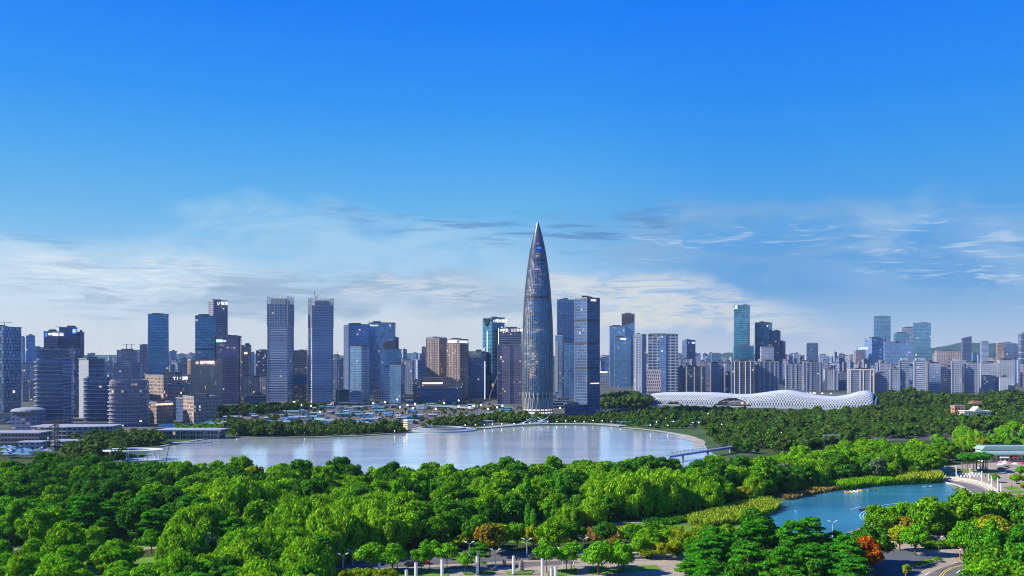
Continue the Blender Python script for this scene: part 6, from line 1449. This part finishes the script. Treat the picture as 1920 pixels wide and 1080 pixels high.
# parked vehicles
def car(X, Y, m, lb, rot=0.0, sc=1.0):
    x, y, _ = G(X, Y, .15); root = thing('parked_car', (x, y, .15), lb, 'car'); root.rotation_euler.z = rot
    def pt(name, mb, mm, par=root): me = mb.mesh(name); me.materials.append(mm); o = bpy.data.objects.new(name, me); C.objects.link(o); o.parent = par; return o
    mb = MB(); prof = [(-2.2, .35), (-2.2, .85), (-1.9, .98), (-1.2, 1.02), (1.1, 1.02), (2.1, .86), (2.25, .6), (2.2, .35)]
    for s in (-.88, .88): mb.face([(a, s, b) for a, b in (prof if s < 0 else prof[::-1])])
    for (a, b), (c, d) in zip(prof, prof[1:]+prof[:1]): mb.face([(a, -.88, b), (a, .88, b), (c, .88, d), (c, -.88, d)])
    pt('body', mb, m); mb = MB(); mb.prism([(-1.75, -.8), (1.05, -.8), (1.05, .8), (-1.75, .8)], 1.0, 1.48, .74); pt('cabin_glass', mb, M_dark); mb = MB(); mb.box(-1.2, .55, -.58, .58, 1.47, 1.53); pt('roof', mb, m)
    for a in (-1.35, 1.4):
        for s in (-.86, .86): mb = MB(); mb.bar((a, s-.1, .33), (a, s+.1, .33), .33, 12); w = pt('wheel', mb, mat('tyre', (.02, .02, .02), .9)); mb = MB(); mb.bar((a, s-.12, .33), (a, s+.12, .33), .18, 8); pt('rim', mb, M_lmp, w)
    for s in (-.6, .6): mb = MB(); mb.box(2.14, 2.26, s-.18, s+.18, .6, .74); pt('headlight', mb, M_post)
cw = mat('car_white', (.7, .7, .7), .3); cg = mat('car_grey', (.12, .13, .15), .3, .3); cr = mat('car_red', (.5, .03, .03), .3)
for a in ((772, 1062, cg, 'dark car parked under the street trees left of the plaza lane', .1), (790, 1058, cr, 'red car glimpsed behind the plaza street trees', .1), (856, 1050, cw, 'white car behind the fourth white column', 0), (1086, 1044, cw, 'white car parked left of the largest round tree', .1), (1192, 1047, cw, 'white car behind the plaza pines', .1), (1004, 1049, cg, 'dark car beside the slim lamp', 0), (1830, 889, cw, 'white car glimpsed between the tall pine trunks', 0), (1878, 882, cg, 'dark car parked by the restaurant', .3), (1842, 880, cw, 'second white car right of the tall pines', 0)): car(*a)
# people: one continuous body each
def person(X, Y, shirt, lb, rot=0.0, stride=.18):
    x, y, _ = G(X, Y, .2)
    J = [(0, 0, .92), (0, 0, 1.18), (0, 0, 1.42), (0, .0, 1.52), (0, -.02, 1.64), (.17, 0, 1.40), (.24, .03, 1.14), (.25, -.08, .90), (-.17, 0, 1.40), (-.24, .02, 1.14), (-.25, -.05, .90), (.09, 0, .88), (.10, -stride*.5, .48), (.10, -stride, .06), (-.09, 0, .88), (-.10, stride*.5, .48), (-.10, stride, .06), (.10, -stride-.12, .04), (-.10, stride-.12, .04), (0, -.02, 1.72)]
    E = [(0, 1), (1, 2), (2, 3), (3, 4), (4, 19), (2, 5), (5, 6), (6, 7), (2, 8), (8, 9), (9, 10), (0, 11), (11, 12), (12, 13), (13, 17), (0, 14), (14, 15), (15, 16), (16, 18)]
    Rr = [.15, .14, .16, .06, .11, .07, .05, .04, .07, .05, .04, .09, .065, .045, .09, .065, .045, .04, .04, .07]
    me = bpy.data.meshes.new('person'); me.from_pydata(J, E, []); me.materials.append(shirt); o = bpy.data.objects.new('person', me); C.objects.link(o); o.location = (x, y, .2); o.rotation_euler.z = rot
    md = o.modifiers.new('skin', 'SKIN'); me.skin_vertices[0].data[0].use_root = True
    for i, rr in enumerate(Rr): me.skin_vertices[0].data[i].radius = (rr, rr)
    ms = o.modifiers.new('sub', 'SUBSURF'); ms.levels = ms.render_levels = 1
    bpy.context.view_layer.update(); dg = bpy.context.evaluated_depsgraph_get(); m2 = bpy.data.meshes.new_from_object(o.evaluated_get(dg)); o.modifiers.clear(); m2.name = 'person'; o.data = m2
    if not m2.materials: m2.materials.append(shirt)
    trous = mat('trousers', (.03, .04, .07), .9); skin = mat('skin', (.45, .28, .2), .7); m2.materials.append(trous); m2.materials.append(skin)
    for p in m2.polygons:
        z = p.center.z; p.material_index = 2 if z > 1.5 else (1 if z < .9 else 0); p.use_smooth = True
    setp(o, lb, 'person'); hb = MB(); hb.ball((0, .02, 1.72), .115, 8, 5); hm_ = hb.mesh('hair'); hm_.materials.append(mat('hair', (.02, .015, .012), .8)); h = bpy.data.objects.new('hair', hm_); C.objects.link(h); h.parent = o
sw, sb, srd = mat('shirt_white', (.7, .7, .68), .9), mat('shirt_dark', (.05, .05, .06), .9), mat('shirt_red', (.5, .05, .04), .9)
for a in ((1824, 1052, sw, 'person in white walking on the road by the rust-coloured post', .5), (1827, 1051, sb, 'person in dark clothes walking beside the one in white', .4), (1897, 917, srd, 'person in red on the promenade beside the small lawns', .2), (1903, 948, srd, 'person in red on the lower promenade', 1), (1848, 897, sb, 'person sitting out on the promenade middle, dark clothes', .3), (944, 1062, sb, 'person in black by the two-armed plaza lamp', 0), (947, 1063, sb, 'second person in black by the two-armed plaza lamp', .5), (968, 1055, sb, 'person in black behind the white column', 1), (973, 1056, sb, 'person in black left of the standing stone', 2), (1076, 1066, sw, 'person in white right of the middle lamp', 1.5), (1840, 1045, sb, 'person in dark clothes further along the road', .2)): person(*a)
# restaurant with awnings
x, y, _ = G(1885, 868); root = thing('restaurant', (x, y, 0), 'low restaurant with long pale turquoise roof and red awnings', 'restaurant')
mb = MB(); mb.box(x-10, x+25, y+4, y+12, 0, 4.4); part('wall', mb, facade('restaurant_wall', (.55, .5, .46), (.12, .08, .08), 2.4, 4.4, .2, .2, .2, .1), root); mb = MB(); mb.prism([(x-11, y+2), (x+26, y+2), (x+26, y+13), (x-11, y+13)], 4.4, 5.4, .9); part('roof', mb, mat('roof_turquoise', (.24, .38, .36), .6, var=.1), root)
for i in range(4): mb = MB(); mb.prism([(x-9+i*7, y+1), (x-4+i*7, y+1), (x-4+i*7, y+4), (x-9+i*7, y+4)], 2.6, 3.2, .8); part('awning', mb, cr if i % 2 == 0 else M_post, root)
x2, y2, _ = G(1915, 861); root = thing('restaurant', (x2, y2, 0), 'second turquoise-roofed building behind the restaurant', 'restaurant'); mb = MB(); mb.box(x2-20, x2+16, y2+4, y2+12, 0, 5); part('wall', mb, MATS['restaurant_wall'], root); mb = MB(); mb.prism([(x2-21, y2+3), (x2+17, y2+3), (x2+17, y2+13), (x2-21, y2+13)], 5, 7, .88); part('roof', mb, MATS['roof_turquoise'], root)
for i in range(9):
    X = 1868+rg.uniform(0, 50); Y = 877+rg.uniform(-3, 3); x, y, _ = G(X, Y); red = i % 3 == 0; root = thing('parasol', (x, y, 0), ('red' if red else 'white')+' parasol on the restaurant terrace', 'parasol', ('red' if red else 'white')+' parasols on the restaurant terrace'); mb = MB(); mb.bar((x, y, 2.2), (x, y, 3.1), 1.7, 8, .05); part('canopy', mb, cr if red else M_post, root); mb = MB(); mb.bar((x, y, 0), (x, y, 2.3), .06); part('pole', mb, M_lmp, root)
# boats on the pond
def boat(X, Y, L, m, lb, group=None, rot=0.0):
    x, y, _ = G(X, Y, .12); root = thing('small_boat', (x, y, .12), lb, 'boat', group); root.rotation_euler.z = rot; n = 7; mb = MB(); S_ = []
    for k in range(n+1): t = k/n; w = L*.2*math.sin(math.pi*min(1, .12+t*.88))**.6; S_.append(((t-.5)*L, w))
    for (a, w0), (b, w1) in zip(S_, S_[1:]):
        for s in (-1, 1): mb.face([(a, s*w0*.7, 0), (b, s*w1*.7, 0), (b, s*w1, .5), (a, s*w0, .5)][::s])
        mb.face([(a, -w0*.9, .3), (b, -w1*.9, .3), (b, w1*.9, .3), (a, w0*.9, .3)])
    me = mb.mesh('hull'); me.materials.append(m); o = bpy.data.objects.new('hull', me); C.objects.link(o); o.parent = root
    mb = MB(); mb.box(-L*.1, L*.12, -L*.14, L*.14, .35, .55); me = mb.mesh('seat'); me.materials.append(M_bark); o = bpy.data.objects.new('seat', me); C.objects.link(o); o.parent = root
bo = mat('boat_orange', (.6, .28, .05), .5); by = mat('boat_yellow', (.6, .55, .10), .5)
boat(1739, 914, 4.4, M_post, 'white boat moored off the reed clumps', None, .1); boat(1795, 918, 4, by, 'pale yellow boat beside the dark ramp'); boat(1799, 920, 4, by, 'second yellow boat beside the dark ramp', None, .3); boat(1618, 957, 3.4, cr, 'small red-nosed boat drawing a wake on the pond', None, .3); boat(1494, 960, 1.6, M_post, 'tiny white buoy-like boat on the left of the pond')
for i, X in enumerate((1588, 1597, 1604, 1611, 1618, 1627, 1640)): boat(X, 924-(X-1588)*.11+rg.uniform(-1.5, 1.5), 2.4, [bo, by, M_post][i % 3], ['orange', 'yellow', 'white'][i % 3]+' pedal boat in the row near the pond head', ['orange', 'yellow', 'white'][i % 3]+' pedal boats near the pond head', rg.uniform(0, 3))
wk = mat('wake_foam', (.35, .55, .62), .5)
for pts in ([(1618, 957), (1635, 952)], [(1595, 956), (1613, 950)], [(1636, 951), (1668, 946), (1700, 941)], [(1622, 958), (1612, 966), (1616, 975)], [(1625, 960), (1618, 967), (1621, 975)]):
    single('wake', ribbon([G(*p) for p in curve_pts(pts, 4, False)], .35, .135), wk, kind='structure')

# ---- air between the camera and the far city
hz = MB(); hz.box(-8600, 8600, -40, 6900, -6, 205); hme = hz.mesh('haze'); hm2 = bpy.data.materials.new('haze_air'); hm2.use_nodes = True; t = NT(hm2.node_tree); t.n.clear()
o_ = t.new('ShaderNodeOutputMaterial'); pv = t.new('ShaderNodeVolumePrincipled'); pv.inputs['Color'].default_value = (.50, .74, 1, 1); pv.inputs['Density'].default_value = .000045; pv.inputs['Anisotropy'].default_value = .2
t.l.new(pv.outputs[0], o_.inputs['Volume']); single('haze', hme, hm2, 'thin blue haze over the city', None, None, 'stuff')
